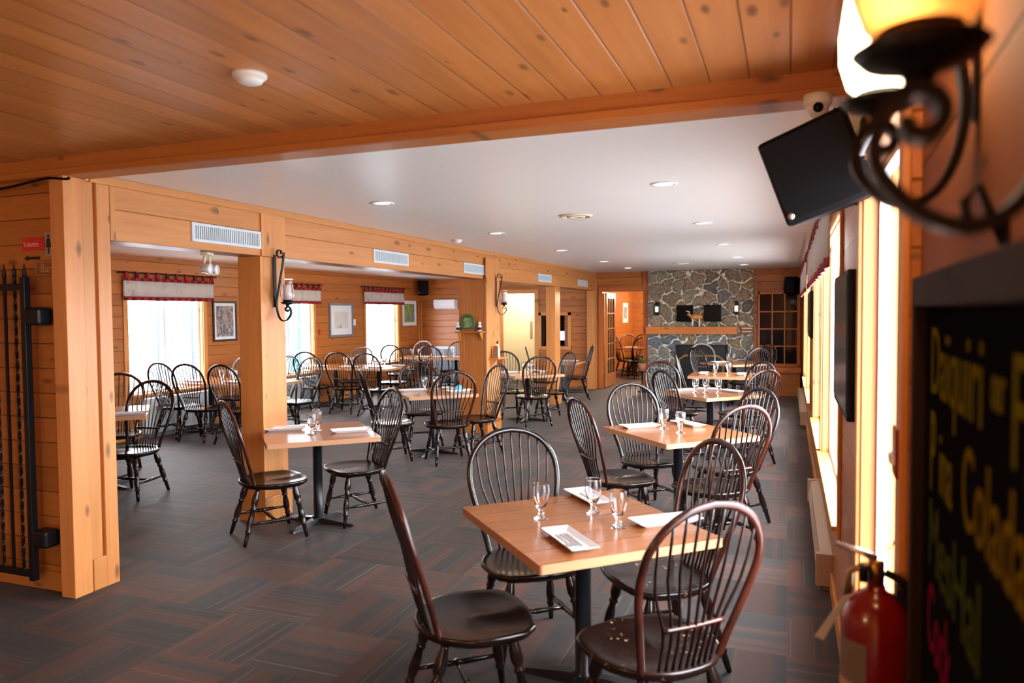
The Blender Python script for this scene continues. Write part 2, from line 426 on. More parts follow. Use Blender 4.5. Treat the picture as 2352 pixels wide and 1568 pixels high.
# windows: (index, x face, inward sign, ya, yb, za, zb)
def window(i, side, ya, yb, za, zb, mull):
    X = WX if side > 0 else LX; s = side           # +1: outside is +x
    w = thing('window_%d' % i, (0, 0, 0), kind='structure')
    gx = X + s * (.05 if side > 0 else .06)
    a, b_ = sorted((X - s * .018, X + s * .0))
    c = MB(); cw = .075
    c.box(a, b_, ya - cw, ya, za - cw, zb + cw); c.box(a, b_, yb, yb + cw * (1.1 if side > 0 else 1.), za - cw, zb + cw)
    c.build('window_casing', M['trim_z'], w, .004)
    c = MB(); c.box(a, b_, ya, yb, zb, zb + cw); c.build('window_head', M['trim_h'], w, .004)
    j0, j1 = sorted((X - s * .001, X + s * .12))
    c = MB(); t = .012
    c.box(j0, j1, ya, ya + t, za, zb); c.box(j0, j1, yb - t, yb, za, zb); c.box(j0, j1, ya, yb, zb - t, zb)
    c.build('window_jamb', M['trim_z'], w)
    q0, q1 = sorted((X - s * .045, X + s * .12))
    MB().box(q0, q1, ya - .02, yb + .02, za - .022, za + .004).build('window_sill', M['trim_h'], w, .004)
    f0, f1 = sorted((gx, gx + s * .035)); f = MB(); t = .03
    f.box(f0, f1, ya + .012, ya + .012 + t, za, zb); f.box(f0, f1, yb - .012 - t, yb - .012, za, zb)
    f.box(f0, f1, ya, yb, za, za + t); f.box(f0, f1, ya, yb, zb - t - .012, zb - .012)
    for m in mull:
        yy = ya + (yb - ya) * m; f.box(f0, f1, yy - .022, yy + .022, za, zb)
    f.build('window_sash', M['white_vinyl'], w)
    g0, g1 = sorted((gx + s * .014, gx + s * .018))
    MB().add([(g0, ya + .02, za + .01), (g0, yb - .02, za + .01), (g0, yb - .02, zb - .02), (g0, ya + .02, zb - .02)], [(0, 1, 2, 3)]).build('window_glass', M['pane'], w)
    # daylight portal just outside
    L = bpy.data.lights.new('window_daylight', 'AREA'); L.shape = 'RECTANGLE'; L.size = yb - ya; L.size_y = zb - za
    L.cycles.is_portal = True
    o = bpy.data.objects.new('window_daylight', L); COL.objects.link(o)
    o.location = (X + s * .13, (ya + yb) / 2, (za + zb) / 2); o.rotation_euler = (PI / 2, 0, s * PI / 2)
    return w
n = 1
for r in RW: window(n, 1, *r, [.5] if r[1] - r[0] > 1.5 else []); n += 1
for r in LW: window(n, -1, *r, [.5]); n += 1

# near right wall, turned slightly towards the camera
NA = math.radians(2.5); ND = Vector((math.sin(NA), math.cos(NA), 0)); NP = Vector((.285, 2.0, 0))
def nearp(y, off=0.):
    """point on the near wall at distance y along it (y measured like world y); off = out into the room"""
    p = NP + ND * ((y - 2.0) / ND.y); return Vector((p.x - off * math.cos(NA), p.y + off * math.sin(NA), 0))
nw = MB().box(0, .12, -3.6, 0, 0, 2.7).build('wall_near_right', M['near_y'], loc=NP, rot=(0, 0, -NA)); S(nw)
S(MB().box(-.012, .13, -.075, .012, 0, 2.68).build('trim_1', M['redtrim'], None, .004, NP, (0, 0, -NA)))
# left front wall (faces the camera), front room side and back walls
S(wall_y(3.26, 3.42, -6.2, -4.16, 0, 2.67, []).build('wall_front_left', M['wall_x']))
S(MB().box(-6.3, -6.2, -3., 3.4, 0, 2.7).build('wall_far_left_front', M['wall_y']))
S(MB().box(-6.2, .5, -3.1, -3., 0, 2.7).build('wall_back', M['wall_x']))
# side room wall behind the first post
S(MB().box(LX, -6.2, 3.4, 3.5, 0, 2.62).build('wall_side_front', M['wall_x']))

# beam between the two ceilings
b = MB().box(-6.2, WX + .1, 3.2, 3.36, 2.56, 2.72); b.build('trim_2', M['beam_x'], None, .006); S(bpy.data.objects['trim_2'])
S(MB().box(-6.2, WX + .1, 3.185, 3.2, 2.56, 2.60).build('trim_3', M['beam_x'], None, .004))
# header with crown strip, ends above the posts
h = S(MB().box(HX - .22, HX, 3.515, FY, 2.2, 2.62).build('wall_header', M['header']))
S(MB().box(HX, HX + .02, 3.36, FY, 2.545, 2.6).build('trim_4', M['trim_h'], None, .006))
# posts
p = thing('trim_5', (0, 0, 0), kind='structure')
MB().box(-4.165, -4.075, 3.21, 3.49, 0, 2.56).build('post_core', M['post_z'], p)
MB().box(-4.165, HX, 3.19, 3.315, 0, 2.56).build('post_board', M['post_z'], p, .004)
MB().box(-4.075, -4.062, 3.315, 3.40, 0, 2.56).build('post_board', M['trim_z'], p, .004)
MB().box(-4.10, HX, 3.415, 3.51, 0, 2.56).build('post_board', M['post_z'], p, .004)
MB().box(-4.075, HX - .002, 3.325, 3.42, 0, .2).build('post_foot', M['trim_z'], p, .004)
MB().box(-4.10, HX + .004, 3.51, 3.55, 2.2, 2.6).build('post_board', M['trim_z'], p, .004)
p = thing('trim_6', (0, 0, 0), kind='structure')
MB().box(-4.28, HX - .001, 4.93, 5.24, 0, 2.2).build('post_core', M['post_z'], p, .004)
MB().box(HX, HX + .015, 4.935, 5.235, 2.2, 2.6).build('post_board', M['post_z'], p, .003)
MB().box(-4.30, HX + .02, 4.91, 5.26, 0, .2).build('post_foot', M['trim_z'], p, .005)
p = thing('trim_7', (0, 0, 0), kind='structure')
MB().box(-4.43, -4.02, 9.62, 10.1, 0, 2.2).build('post_core', M['stub_z'], p, .003)
MB().box(-4.02, -4.0, 9.62, 10.12, 0, 2.5).build('post_board', M['post_z'], p, .003)
MB().box(-4.45, -3.99, 9.60, 10.14, 0, .19).build('post_foot', M['trim_hx'], p, .005)
p = thing('trim_8', (0, 0, 0), kind='structure')
MB().box(-4.23, HX - .001, 13.05, 13.36, 0, 2.2).build('post_core', M['post_z'], p, .003)
MB().box(-4.25, HX + .02, 13.03, 13.38, 0, .19).build('post_foot', M['trim_z'], p, .005)
p = thing('trim_9', (0, 0, 0), kind='structure')
MB().box(-4.23, HX - .001, FY - .14, FY + .02, 0, 2.2).build('post_core', M['post_z'], p, .003)
MB().box(HX, HX + .02, FY - .1, FY - .02, 0, 2.6).build('post_board', M['trim_z'], p, .003)

# far wall of the main room: french door opening, fireplace, cabinet
S(wall_y(FY, FY + .15, HX, WX + .14, 0, 2.65, [(-3.9, -2.99, 0, 2.17)]).build('wall_far', M['wall_x']))
S(wall_y(FY + .05, FY + .2, LX, HX, 0, 2.65, [(-6.37, -5.53, 0, 2.17), (-5.43, -4.67, .94, 1.65)]).build('wall_side_far', M['wall_x']))
c = MB(); c.box(-4.0, -3.9, FY - .02, FY, 0, 2.27); c.box(-2.99, -2.87, FY - .05, FY, 0, 2.6); c.box(-3.9, -2.99, FY - .02, FY, 2.17, 2.27)
S(c.build('trim_10', M['redtrim'], None, .004))
c = MB(); c.box(-6.46, -6.37, FY + .03, FY + .05, 0, 2.26); c.box(-5.53, -5.43, FY + .03, FY + .05, 0, 2.26); c.box(-6.37, -5.53, FY + .03, FY + .05, 2.17, 2.26)
S(c.build('trim_11', M['trim_z'], None, .003))
c = MB(); c.box(-5.43, -5.37, FY + .03, FY + .06, .87, 1.72); c.box(-4.73, -4.65, FY + .03, FY + .06, .87, 1.72); c.box(-5.43, -4.65, FY + .03, FY + .06, 1.65, 1.72); c.box(-5.43, -4.65, FY + .0, FY + .12, .87, .94)
S(c.build('trim_12', M['trim_z'], None, .003))
# cream corridor behind the doorway, dark recess behind the pass-through
c = MB(); c.box(-6.9, -5.3, 17.6, 17.7, 0, 2.6); c.box(-7., -6.9, 16.35, 17.7, 0, 2.6); c.box(-5.50, -5.46, 16.35, 17.7, 0, 2.6); c.box(-7., -5.4, 16.35, 17.7, 2.6, 2.65)
S(c.build('wall_corridor', M['cream_paint']))
c = MB(); c.box(-5.45, -4.6, 17.0, 17.05, .5, 2.); c.box(-5.45, -5.43, 16.35, 17., .5, 2.); c.box(-4.62, -4.58, 16.35, 17., .5, 2.); c.box(-5.45, -4.6, 16.35, 17., 1.95, 2.); c.box(-5.45, -4.6, 16.35, 17., .9, .94)
S(c.build('wall_office_recess', M['dark_room']))
# back room beyond the french door
S(MB().box(-4.85, -4.75, FY + .2, 24., 0, 2.6).build('wall_back_room_left', M['wall_y']))
S(MB().box(-4.75, -1.0, 24., 24.1, 0, 2.6).build('wall_back_room_far', M['wall_x']))
S(MB().box(-1.0, -.9, FY + .15, 24., 0, 2.6).build('wall_back_room_right', M['wall_y']))
S(MB().box(-4.85, -.9, FY + .15, 24.1, 2.6, 2.7).build('ceiling_back_room', M['ceiling']))
# baseboards
S(MB().box(LX, LX + .015, 3.5, FY, 0, .12).build('baseboard_left', M['trim_h'], None, .003))
S(MB().box(WX - .015, WX, 2.0, FY, 0, .12).build('baseboard_right', M['trim_h'], None, .003))
S(MB().box(-6.2, -4.17, 3.245, 3.26, 0, .12).build('baseboard_front_left', M['trim_hx'], None, .003))
S(MB().box(LX, -6.46, FY + .035, FY + .05, 0, .12).build('baseboard_far', M['trim_hx'], None, .003))

# ------------------------------------------------------------------ outside
S(MB().box(-60, LX - .2, -20, 60, -.5, -.45).build('ground', M['outground']))
S(MB().box(WX + .3, 60, -20, 60, -.5, -.45).build('ground_right', M['outground']))
t = thing('neighbouring_house', (-13.2, 11., -.45), 0, 'white sided house with turquoise wall seen through the side windows', 'house')
c = MB()
for k in range(34): c.add([(0, -5.5, k * .11), (0, 7.6, k * .11), (.03, 7.6, k * .11), (.03, -5.5, k * .11), (0, -5.5, k * .11 + .11), (0, 7.6, k * .11 + .11), (.008, 7.6, k * .11 + .11), (.008, -5.5, k * .11 + .11)], [(3, 2, 6, 7), (0, 3, 7, 4), (1, 5, 6, 2), (0, 1, 2, 3)])
c.box(-4, 0, -5.5, 7.6, 0, 3.74); c.build('siding_wall', M['siding'], t)
for y, w_ in ((1.55, .26), (2.55, .30), (.2, .1)): MB().box(.02, .12, y, y + w_, 0, 3.7).build('corner_board', M['slate_board'], t, .01)
MB().box(.02, .10, 5.95, 6.60, .4, 3.2).build('turquoise_panel', M['turquoise'], t)
c = MB(); c.box(.08, .14, 5.80, 5.95, .3, 3.3); c.box(.08, .14, 6.6, 6.72, .3, 3.3); c.box(.1, .14, 5.9, 6.65, 1.80, 1.9); c.build('panel_frame', M['white_vinyl'], t)

# ------------------------------------------------------------------ chairs
BOWP = [(.172, -.150, .435), (.190, -.172, .52), (.218, -.205, .63), (.243, -.238, .74), (.252, -.266, .83), (.236, -.290, .92), (.180, -.312, 1.0), (.095, -.325, 1.05), (0, -.330, 1.066)]
_half = crom(BOWP, 4)
BOW = _half + [Vector((-p.x, p.y, p.z)) for p in reversed(_half[:-1])]
def bow_at(x):
    """point on the upper bow at given x"""
    best = None
    for i in range(len(_half) - 1, 0, -1):
        a, c = _half[i], _half[i - 1]
        if min(a.x, c.x) <= abs(x) <= max(a.x, c.x) + 1e-6 and a.z > .8:
            t = (abs(x) - a.x) / ((c.x - a.x) or 1); q = a.lerp(c, t); return Vector((math.copysign(q.x, x) if x else 0, q.y, q.z))
    return Vector((x, -.29, .9))
LEGR = [(0, .013), (.06, .014), (.16, .020), (.26, .021), (.33, .013), (.35, .018), (.37, .018), (.39, .012), (.52, .018), (.62, .019), (.72, .013), (.74, .017), (.76, .017), (.78, .012), (.88, .0125), (1, .0095)]
def make_chair(style):
    bowm, spm, seatm = dict(dark=('ch_dark', 'ch_dark', 'ch_seat'), red=('ch_red', 'ch_dark', 'ch_seat'), worn=('ch_red', 'ch_dark', 'ch_worn'), pale=('ch_pale', 'ch_dark', 'ch_seat'))[style]
    t = thing('windsor_chair', (0, 0, 0), 0, None, 'chair')
    # saddle seat
    b = MB(); n = 28
    def out(th):
        x, y = math.cos(th), math.sin(th)
        w = .268 - .070 * max(0, -y) ** 1.2 - .020 * max(0, y); r = 1.
        e = 5.5 if y > 0 else 2.6
        k = (abs(x) ** e + abs(y) ** e) ** (-1 / e)
        return Vector((x * k * w, y * k * (.250 if y > 0 else .228) + .012 + (.016 * math.cos(x * 3) * y if y > 0 else 0)))
    rings = [(.0, .430), (.35, .428), (.65, .431), (.86, .441), (.95, .447), (.985, .446), (1.0, .438), (.99, .424), (.9, .404), (.0, .400)]
    vs = []; fs = []
    for rr, z in rings:
        for k in range(n):
            p = out(2 * PI * k / n) * max(rr, .001)
            zz = z + (.008 * math.exp(-((p.x / .05) ** 2)) * (1 if p.y > .05 else 0) if .3 < rr < .97 and z > .425 else 0)
            vs.append((p.x, p.y, zz))
    for i in range(len(rings) - 1):
        for k in range(n): fs.append((i * n + k, i * n + (k + 1) % n, (i + 1) * n + (k + 1) % n, (i + 1) * n + k))
    b.add(vs, fs, 0, True); b.build('seat', M[seatm], t)
    MB().tube(BOW, .0165, 8, flat=.78).build('bow', M[bowm], t)
    for i in range(-4, 5):
        top = bow_at(i * .0515); base = Vector((i * .0285, -.172 - .010 * (1 - abs(i) / 4), .44))
        mid = Vector((i * .0310, -.222, .60)); mid.y = base.y + (top.y - base.y) * .33
        pts = crom([base, mid, base.lerp(top, .62) + Vector(((i * .004), 0, 0)), top], 3)
        rs = [.0065 - .0018 * abs(j / (len(pts) - 1) - .3) for j in range(len(pts))]
        MB().tube(pts, rs, 6).build('spindle', M[spm], t)
    br = [Vector((x * .01, -.2235 - .006 * math.cos(x * .12), .612)) for x in range(-13, 14, 2)]
    MB().tube(br, .0125, 6, flat=.8).build('spindle_brace', M[bowm], t)
    legs = {}
    for nm, sx, sy in (('fl', -1, 1), ('fr', 1, 1), ('rl', -1, -1), ('rr', 1, -1)):
        a = Vector((sx * .150, .155 if sy > 0 else -.12, .41)); c = Vector((sx * (.222 if sy > 0 else .205), .225 if sy > 0 else -.24, 0.0))
        MB().tube([a.lerp(c, q) for q, _ in LEGR], [r * 1.32 for _, r in LEGR], 8).build('leg', M['ch_dark'], t); legs[nm] = (a, c)
    def st(p, q, nm):
        k = [(0, .008), (.2, .011), (.42, .0155), (.47, .012), (.5, .0175), (.53, .012), (.58, .0155), (.8, .011), (1, .008)]
        MB().tube([p.lerp(q, x) for x, _ in k], [r for _, r in k], 6).build(nm, M['ch_dark'], t)
    mids = []
    for s in ('l', 'r'):
        p = legs['f' + s][0].lerp(legs['f' + s][1], .62); q = legs['r' + s][0].lerp(legs['r' + s][1], .62); st(p, q, 'side_stretcher'); mids.append(p.lerp(q, .5))
    st(mids[0], mids[1], 'cross_stretcher')
    return t
place_chair = proto(make_chair)
CH = [  # apex x, y (of the bow), heading deg, style, label
 (-1.531, 2.594, 38, 'red', 'dark spindle chair with reddish rubbed bow at the near left of the foreground table', 'f'),
 (-1.461, 3.843, -52, 'dark', 'grey-sheened bow-back chair behind the left corner of the foreground table', 'f'),
 (-.233, 2.547, 135, 'worn', 'nearest bow-back chair, scuffed, its back turned at the right of the foreground table', 'f'),
 (-.317, 3.802, -140, 'worn', 'bow-back chair with paint-chipped seat on the far right side of the foreground table', 'f'),
 (-1.509, 5.368, 38, 'red', 'bow-back chair with orange-brown rubbed bow seen edge-on left of the second window-side table', 's'),
 (-1.35, 6.628, -50, 'dark', 'light-catching bow-back chair behind the left corner of the second window-side table', 's'),
 (-.261, 5.262, 135, 'worn', 'scuffed reddish bow-back chair, back turned, at the near right of the second window-side table', 's'),
 (-.207, 6.481, -138, 'dark', 'dark bow-back chair beyond the right corner of the second window-side table', 's'),
 (-1.325, 8.203, 40, 'dark', 'dark bow-back chair at the near left side of the third window-side table', 't'),
 (-1.581, 9.721, -50, 'red', 'brown bow-back chair behind the left corner of the third window-side table', 't'),
 (-.219, 8.498, 135, 'red', 'bow-back chair, back turned, at the near right of the third window-side table', 't'),
 (-.291, 9.867, -135, 'dark', 'dark bow-back chair at the far right of the third window-side table', 't'),
 (-1.712, 11.98, 5, 'dark', 'bow-back chair seen edge-on before the firebox, left of the fourth window-side table', 'u'),
 (-1.575, 13.496, 42, 'dark', 'dark bow-back chair at the near left of the table closest to the fireplace', 'v'),
 (-1.641, 15.157, -65, 'pale', 'pale-edged bow-back chair standing right in front of the fireplace opening', 'v'),
 (-.466, 13.555, 135, 'dark', 'bow-back chair, back turned, at the near right of the table closest to the fireplace', 'v'),
 (-.349, 14.989, -135, 'red', 'farthest bow-back chair by the window wall, before the glazed cabinet', 'v'),
 (-3.983, 4.387, 55, 'red', 'dark bow-back chair left of the two-seat table beside the square post', 'w'),
 (-3.19, 5.572, -125, 'dark', 'glossy dark bow-back chair on the right of the two-seat table beside the square post', 'w'),
 (-3.481, 7.437, 130, 'red', 'brown bow-back chair, back turned, in front of the table with the blue napkin', 'x'),
 (-4.68, 7.40, 38, 'dark', 'dark bow-back chair seen edge-on at the left of the table with the blue napkin', 'x'),
 (-4.704, 8.86, -52, 'red', 'bow-back chair behind the far left side of the table with the blue napkin', 'x'),
 (-3.371, 8.518, -125, 'dark', 'bow-back chair with silvery spindles right of the table with the blue napkin', 'x'),
 (-4.5, 11.55, -50, 'dark', 'bow-back chair behind the left side of the table past the shelved post', 'y'),
 (-3.455, 10.369, 125, 'red', 'reddish bow-back chair, back turned, in front of the table past the shelved post', 'y'),
 (-3.353, 11.623, -135, 'dark', 'grey-sheened bow-back chair on the right of the table past the shelved post', 'y'),
 (-4.644, 13.06, 20, 'dark', 'thin edge-on chair back rising in front of the cream doorway', 'z'),
 (-3.627, 14.188, -160, 'dark', 'edge-on bow-back chair next to the corner before the french door', 'z'),
 (-5.94, 5.60, -80, 'dark', 'black bow-back chair with shiny seat at the side-room table beside the first post', 'p'),
 (-7.08, 6.2, -50, 'red', 'brown bow-back chair half hidden behind the first post', 'p'),
 (-8.10, 7.72, 88, 'dark', 'leftmost bow-back chair in front of the bright side window', 'a'),
 (-7.53, 7.62, 95, 'dark', 'middle of the three near-side chairs at the long table under the first side window', 'a'),
 (-6.93, 7.61, 90, 'dark', 'right of the three near-side chairs at the long table under the first side window', 'a'),
 (-8.1, 9.50, -90, 'pale', 'pale-edged bow-back chair against the wall under the snowy picture', 'a'),
 (-7.35, 9.55, -90, 'dark', 'bow-back chair at the far side of the long table, mostly behind the square post', 'a'),
 (-6.75, 9.35, -100, 'dark', 'bow-back chair just right of the square post at the end of the long table', 'a'),
 (-7.85, 10.644, 95, 'dark', 'leftmost near-side chair at the side-room table under the deer picture', 'b'),
 (-7.196, 10.645, 95, 'dark', 'middle near-side chair at the side-room table under the deer picture', 'b'),
 (-6.558, 10.514, 92, 'dark', 'right near-side chair at the side-room table under the deer picture', 'b'),
 (-7.84, 12.5, -90, 'red', 'brown bow-back chair between the deer picture and the third side window', 'b'),
 (-6.925, 12.45, -90, 'dark', 'right far-side chair at the table beneath the third side window', 'b'),
 (-7.76, 13.42, 90, 'dark', 'left near-side chair at the side-room table nearest the far wall', 'c'),
 (-6.753, 13.208, 90, 'dark', 'right near-side chair at the side-room table nearest the far wall', 'c'),
 (-8.08, 15.55, -90, 'pale', 'pale-edged bow-back chair in the far corner of the side room', 'c'),
 (-7.077, 15.35, -90, 'dark', 'bow-back chair before the grey floor cabinet on the side room far wall', 'c'),
 (-4.3, 19.1, 40, 'red', 'left chair at the table in the back room behind the french door', 'd'),
 (-4.25, 20.6, -60, 'red', 'middle chair against the far table in the back room', 'd'),
 (-3.95, 21.4, -90, 'dark', 'rightmost chair glimpsed through the french doorway', 'd'),
 (-3.45, 18.6, 120, 'dark', 'chair with back turned at the table in the back room', 'd'),
]
GRP = dict(f='chairs around the foreground table', s='chairs around the second window-side table', t='chairs around the third window-side table', u='chair at the fourth window-side table',
 v='chairs around the table closest to the fireplace', w='chairs at the table beside the square post', x='chairs around the table with the blue napkin', y='chairs around the table past the shelved post',
 z='chairs at the table in the far left of the main room', p='chairs at the table behind the first post', a='chairs around the long table under the first side window', b='chairs around the table under the deer picture',
 c='chairs around the far side-room table', d='chairs in the back room')
for ax, ay, hd, st, lab, g in CH:
    a = math.radians(hd); x, y = ax + .33 * math.cos(a), ay + .33 * math.sin(a)
    place_chair(st, (x, y, 0), a - PI / 2, lab, GRP[g])

# ------------------------------------------------------------------ tables
TZ = .755
def make_table(key):
    w, d = dict(std=(.93, .86), side=(.86, .9), small=(.74, .74))[key]
    t = thing('pedestal_table', (0, 0, 0), 0, None, 'table')
    hw, hd = w / 2, d / 2; r = .012
    poly = []
    for cx, cy, a0 in ((hw - r, hd - r, 0), (-hw + r, hd - r, 90), (-hw + r, -hd + r, 180), (hw - r, -hd + r, 270)):
        for k in range(4): a = math.radians(a0 + 30 * k); poly.append((cx + r * math.cos(a), cy + r * math.sin(a)))
    b = MB(); n = len(poly)
    vs = [(x, y, TZ - .038) for x, y in poly] + [(x, y, TZ) for x, y in poly]
    b.add(vs, [tuple(range(n - 1, -1, -1)), tuple(range(n, 2 * n))], 0)
    b.add(vs, [(i, (i + 1) % n, n + (i + 1) % n, n + i) for i in range(n)], 1)
    b.build('tabletop', [M['table'], M['table_edge']], t, .004)
    MB().lathe([(.0, .03), (.055, .03), (.055, .05), (.038, .06), (.038, TZ - .06), (.06, TZ - .052), (.0, TZ - .052)], 16).build('column', M['blackmetal'], t)
    c = MB(); c.box(-.2, .2, -.02, .02, TZ - .052, TZ - .038); c.box(-.02, .02, -.2, .2, TZ - .052, TZ - .038); c.build('top_bracket', M['blackmetal'], t)
    for k in range(4):
        c = MB(); a = PI / 4 + k * PI / 2
        ca, sa = math.cos(a), math.sin(a)
        pts = [(0, .055, .050), (.10, .045, .045), (.22, .033, .032), (.31, .026, .020), (.335, .02, .012)]
        vs = []
        for q, hw_, zt in pts:
            for sx, z in ((-1, 0.0), (1, 0.0), (.7, zt), (-.7, zt)):
                u, v = q, sx * hw_ * .8; vs.append((u * ca - v * sa, u * sa + v * ca, z))
        fs = [(0, 1, 2, 3), tuple(16 + i for i in (3, 2, 1, 0))] + [(i * 4 + j, (i + 1) * 4 + j, (i + 1) * 4 + (j + 1) % 4, i * 4 + (j + 1) % 4) for i in range(4) for j in range(4)]
        c.add(vs, fs); c.build('foot', M['blackmetal'], t)
    return t
place_table = proto(make_table)
R = math.radians
TB = [(-.885, 3.26, 'std', -47, 'foreground pine-topped pedestal table set with three goblets and three plates'),
 (-.83, 6.0, 'std', -47, 'second pine-topped table along the windows, directly behind the foreground table'),
 (-.87, 8.98, 'std', -45, 'third pine-topped table along the windows'),
 (-.95, 11.6, 'std', 0, 'fourth table along the windows, squared to the walls'),
 (-.95, 14.3, 'std', -45, 'farthest table along the windows, in front of the fireplace'),
 (-3.63, 5.07, 'std', -47, 'pine-topped table for two beside the square post'),
 (-4.1, 8.12, 'std', -47, 'pine-topped table with a blue napkin left of the shelved post'),
 (-3.9, 11.05, 'std', -45, 'pine-topped table just past the shelved post'),
 (-4.15, 13.85, 'small', 0, 'small table beyond the last slim post'),
 (-6.45, 5.42, 'std', -45, 'pine-topped table cut off by the first post'),
 (-7.99, 8.58, 'side', 0, 'left half of the long table under the first side window'),
 (-7.12, 8.58, 'side', 0, 'right half of the long table partly behind the square post'),
 (-7.9, 11.65, 'side', 0, 'left table of the pair under the deer picture'),
 (-6.98, 11.65, 'side', 0, 'right table of the pair under the deer picture'),
 (-7.75, 14.75, 'side', 0, 'left table by the side room far wall'),
 (-6.88, 14.75, 'side', 0, 'right table by the side room far wall'),
 (-3.95, 19.75, 'std', 0, 'table in the back room seen through the french doorway')]
for x, y, k, a, lab in TB: place_table(k, (x, y, 0), R(a), lab, 'pedestal tables')

# ------------------------------------------------------------------ tableware
def make_goblet(k):
    prof = [(.0, 0), (.034, 0), (.0362, .0005), (.037, .002), (.0365, .0035), (.030, .007), (.012, .012), (.010, .020), (.015, .026), (.010, .032), (.012, .040), (.022, .055), (.033, .080), (.040, .110), (.041, .135), (.0379, .161), (.0375, .1643), (.0369, .165),
            (.0361, .165), (.0356, .1643), (.0357, .161), (.0385, .135), (.0375, .110), (.030, .082), (.018, .060), (.0, .052)]
    t = MB().lathe(prof, 24).build('goblet', M['glass']); t['category'] = 'glass'; return t
place_goblet = proto(make_goblet)
def make_plate(k):
    t = thing('plate', (0, 0, 0), 0, None, 'plate')
    b = MB()
    def rect(hx, hy, z, r):
        o = []
        for cx, cy, a0 in ((hx - r, hy - r, 0), (-hx + r, hy - r, 90), (-hx + r, -hy + r, 180), (hx - r, -hy + r, 270)):
            for q in range(3): a = R(a0 + 45 * q); o.append((cx + r * math.cos(a), cy + r * math.sin(a), z))
        return o
    rings = [rect(.125, .040, .0, .006), rect(.162, .064, .020, .006), rect(.162, .064, .024, .006), rect(.132, .042, .008, .005)]
    n = 12; vs = sum(rings, []); fs = [tuple(range(n - 1, -1, -1))]
    for i in range(3): fs += [(i * n + j, i * n + (j + 1) % n, (i + 1) * n + (j + 1) % n, (i + 1) * n + j) for j in range(n)]
    fs.append(tuple(range(3 * n, 4 * n)))
    b.add(vs, fs); t2 = b.build('plate', M['white_dish'])
    bpy.data.objects.remove(t); t2['category'] = 'plate'; return t2
place_plate = proto(make_plate)
def make_cut(k):
    t = thing(k, (0, 0, 0), 0, None, k)
    b = MB()
    if k == 'knife':
        b.prism([(-.10, -.006), (-.02, -.004), (-.02, .004), (-.10, .006)], 0, .004); b.build('handle', M['steel'], t, .001)
        MB().prism([(-.02, -.004), (.02, -.008), (.08, -.009), (.10, .002), (.08, .006), (-.02, .004)], .001, .0025).build('blade', M['steel'], t)
    elif k == 'fork':
        b.prism([(-.09, -.006), (.03, -.003), (.03, .003), (-.09, .006)], 0, .003); b.build('handle', M['steel'], t, .001)
        c = MB(); c.prism([(.03, -.003), (.045, -.011), (.055, -.011), (.055, .011), (.045, .011), (.03, .003)], .001, .003)
        for q in range(4): c.prism([(.055, -.011 + q * .0062), (.09, -.0105 + q * .0062), (.09, -.0085 + q * .0062), (.055, -.0075 + q * .0062)], .001, .003)
        c.build('tines', M['steel'], t)
    else:
        b.prism([(-.085, -.006), (.035, -.003), (.035, .003), (-.085, .006)], 0, .003); b.build('handle', M['steel'], t, .001)
        c = MB(); c.prism([(.035 + .027 + .028 * math.cos(2 * PI * q / 14), .017 * math.sin(2 * PI * q / 14)) for q in range(14)], 0, .003); c.build('spoon_bowl', M['steel'], t, .001)
    return t
place_cut = proto(make_cut)
GB = [  # goblets x, y, label
 (-1.081, 3.242, 'goblet nearest the left corner of the foreground table'), (-.874, 3.416, 'goblet standing against the far plate of the foreground table'), (-.71, 3.223, 'goblet in the centre-right of the foreground table'),
 (-.96, 6.102, 'left goblet of the pair on the second window-side table'), (-.802, 5.93, 'right goblet of the pair on the second window-side table'),
 (-1.03, 8.9, 'left goblet of three on the third window-side table'), (-.92, 8.98, 'middle goblet of three on the third window-side table'), (-.77, 8.92, 'right goblet of three on the third window-side table'),
 (-1.04, 11.6, 'left goblet on the fourth window-side table'), (-.87, 11.8, 'right goblet on the fourth window-side table'),
 (-1.05, 14.2, 'left goblet on the table before the fireplace'), (-.96, 14.4, 'right goblet on the table before the fireplace'),
 (-3.60, 4.96, 'front goblet of the cluster on the table beside the square post'), (-3.64, 5.10, 'middle goblet of the cluster on the table beside the square post'), (-3.74, 5.22, 'rear goblet of the cluster on the table beside the square post'),
 (-4.30, 8.28, 'goblet to the left on the table with the blue napkin'), (-4.20, 8.40, 'goblet farther back on the table with the blue napkin'),
 (-4.0, 11.16, 'left goblet on the table past the shelved post'), (-3.93, 11.25, 'middle goblet on the table past the shelved post'), (-3.84, 11.13, 'right goblet on the table past the shelved post'),
 (-7.75, 8.55, 'left goblet on the long side-room table'), (-7.62, 8.62, 'middle goblet on the long side-room table'), (-7.48, 8.5, 'right goblet on the long side-room table'),
 (-7.72, 11.7, 'left goblet before the deer picture wall'), (-7.60, 11.75, 'second goblet before the deer picture wall'), (-7.08, 11.7, 'third goblet at the table under the deer picture'), (-6.95, 11.8, 'fourth goblet at the table under the deer picture'),
 (-7.95, 14.72, 'leftmost goblet on the far side-room tables'), (-7.8, 14.8, 'second goblet from the left on the far side-room tables'), (-7.25, 14.85, 'third goblet from the left on the far side-room tables'), (-6.98, 14.8, 'rightmost goblet on the far side-room tables')]
for x, y, lab in GB: place_goblet('g', (x, y, TZ + .0005), random.random(), 'clear ' + lab, 'water goblets')
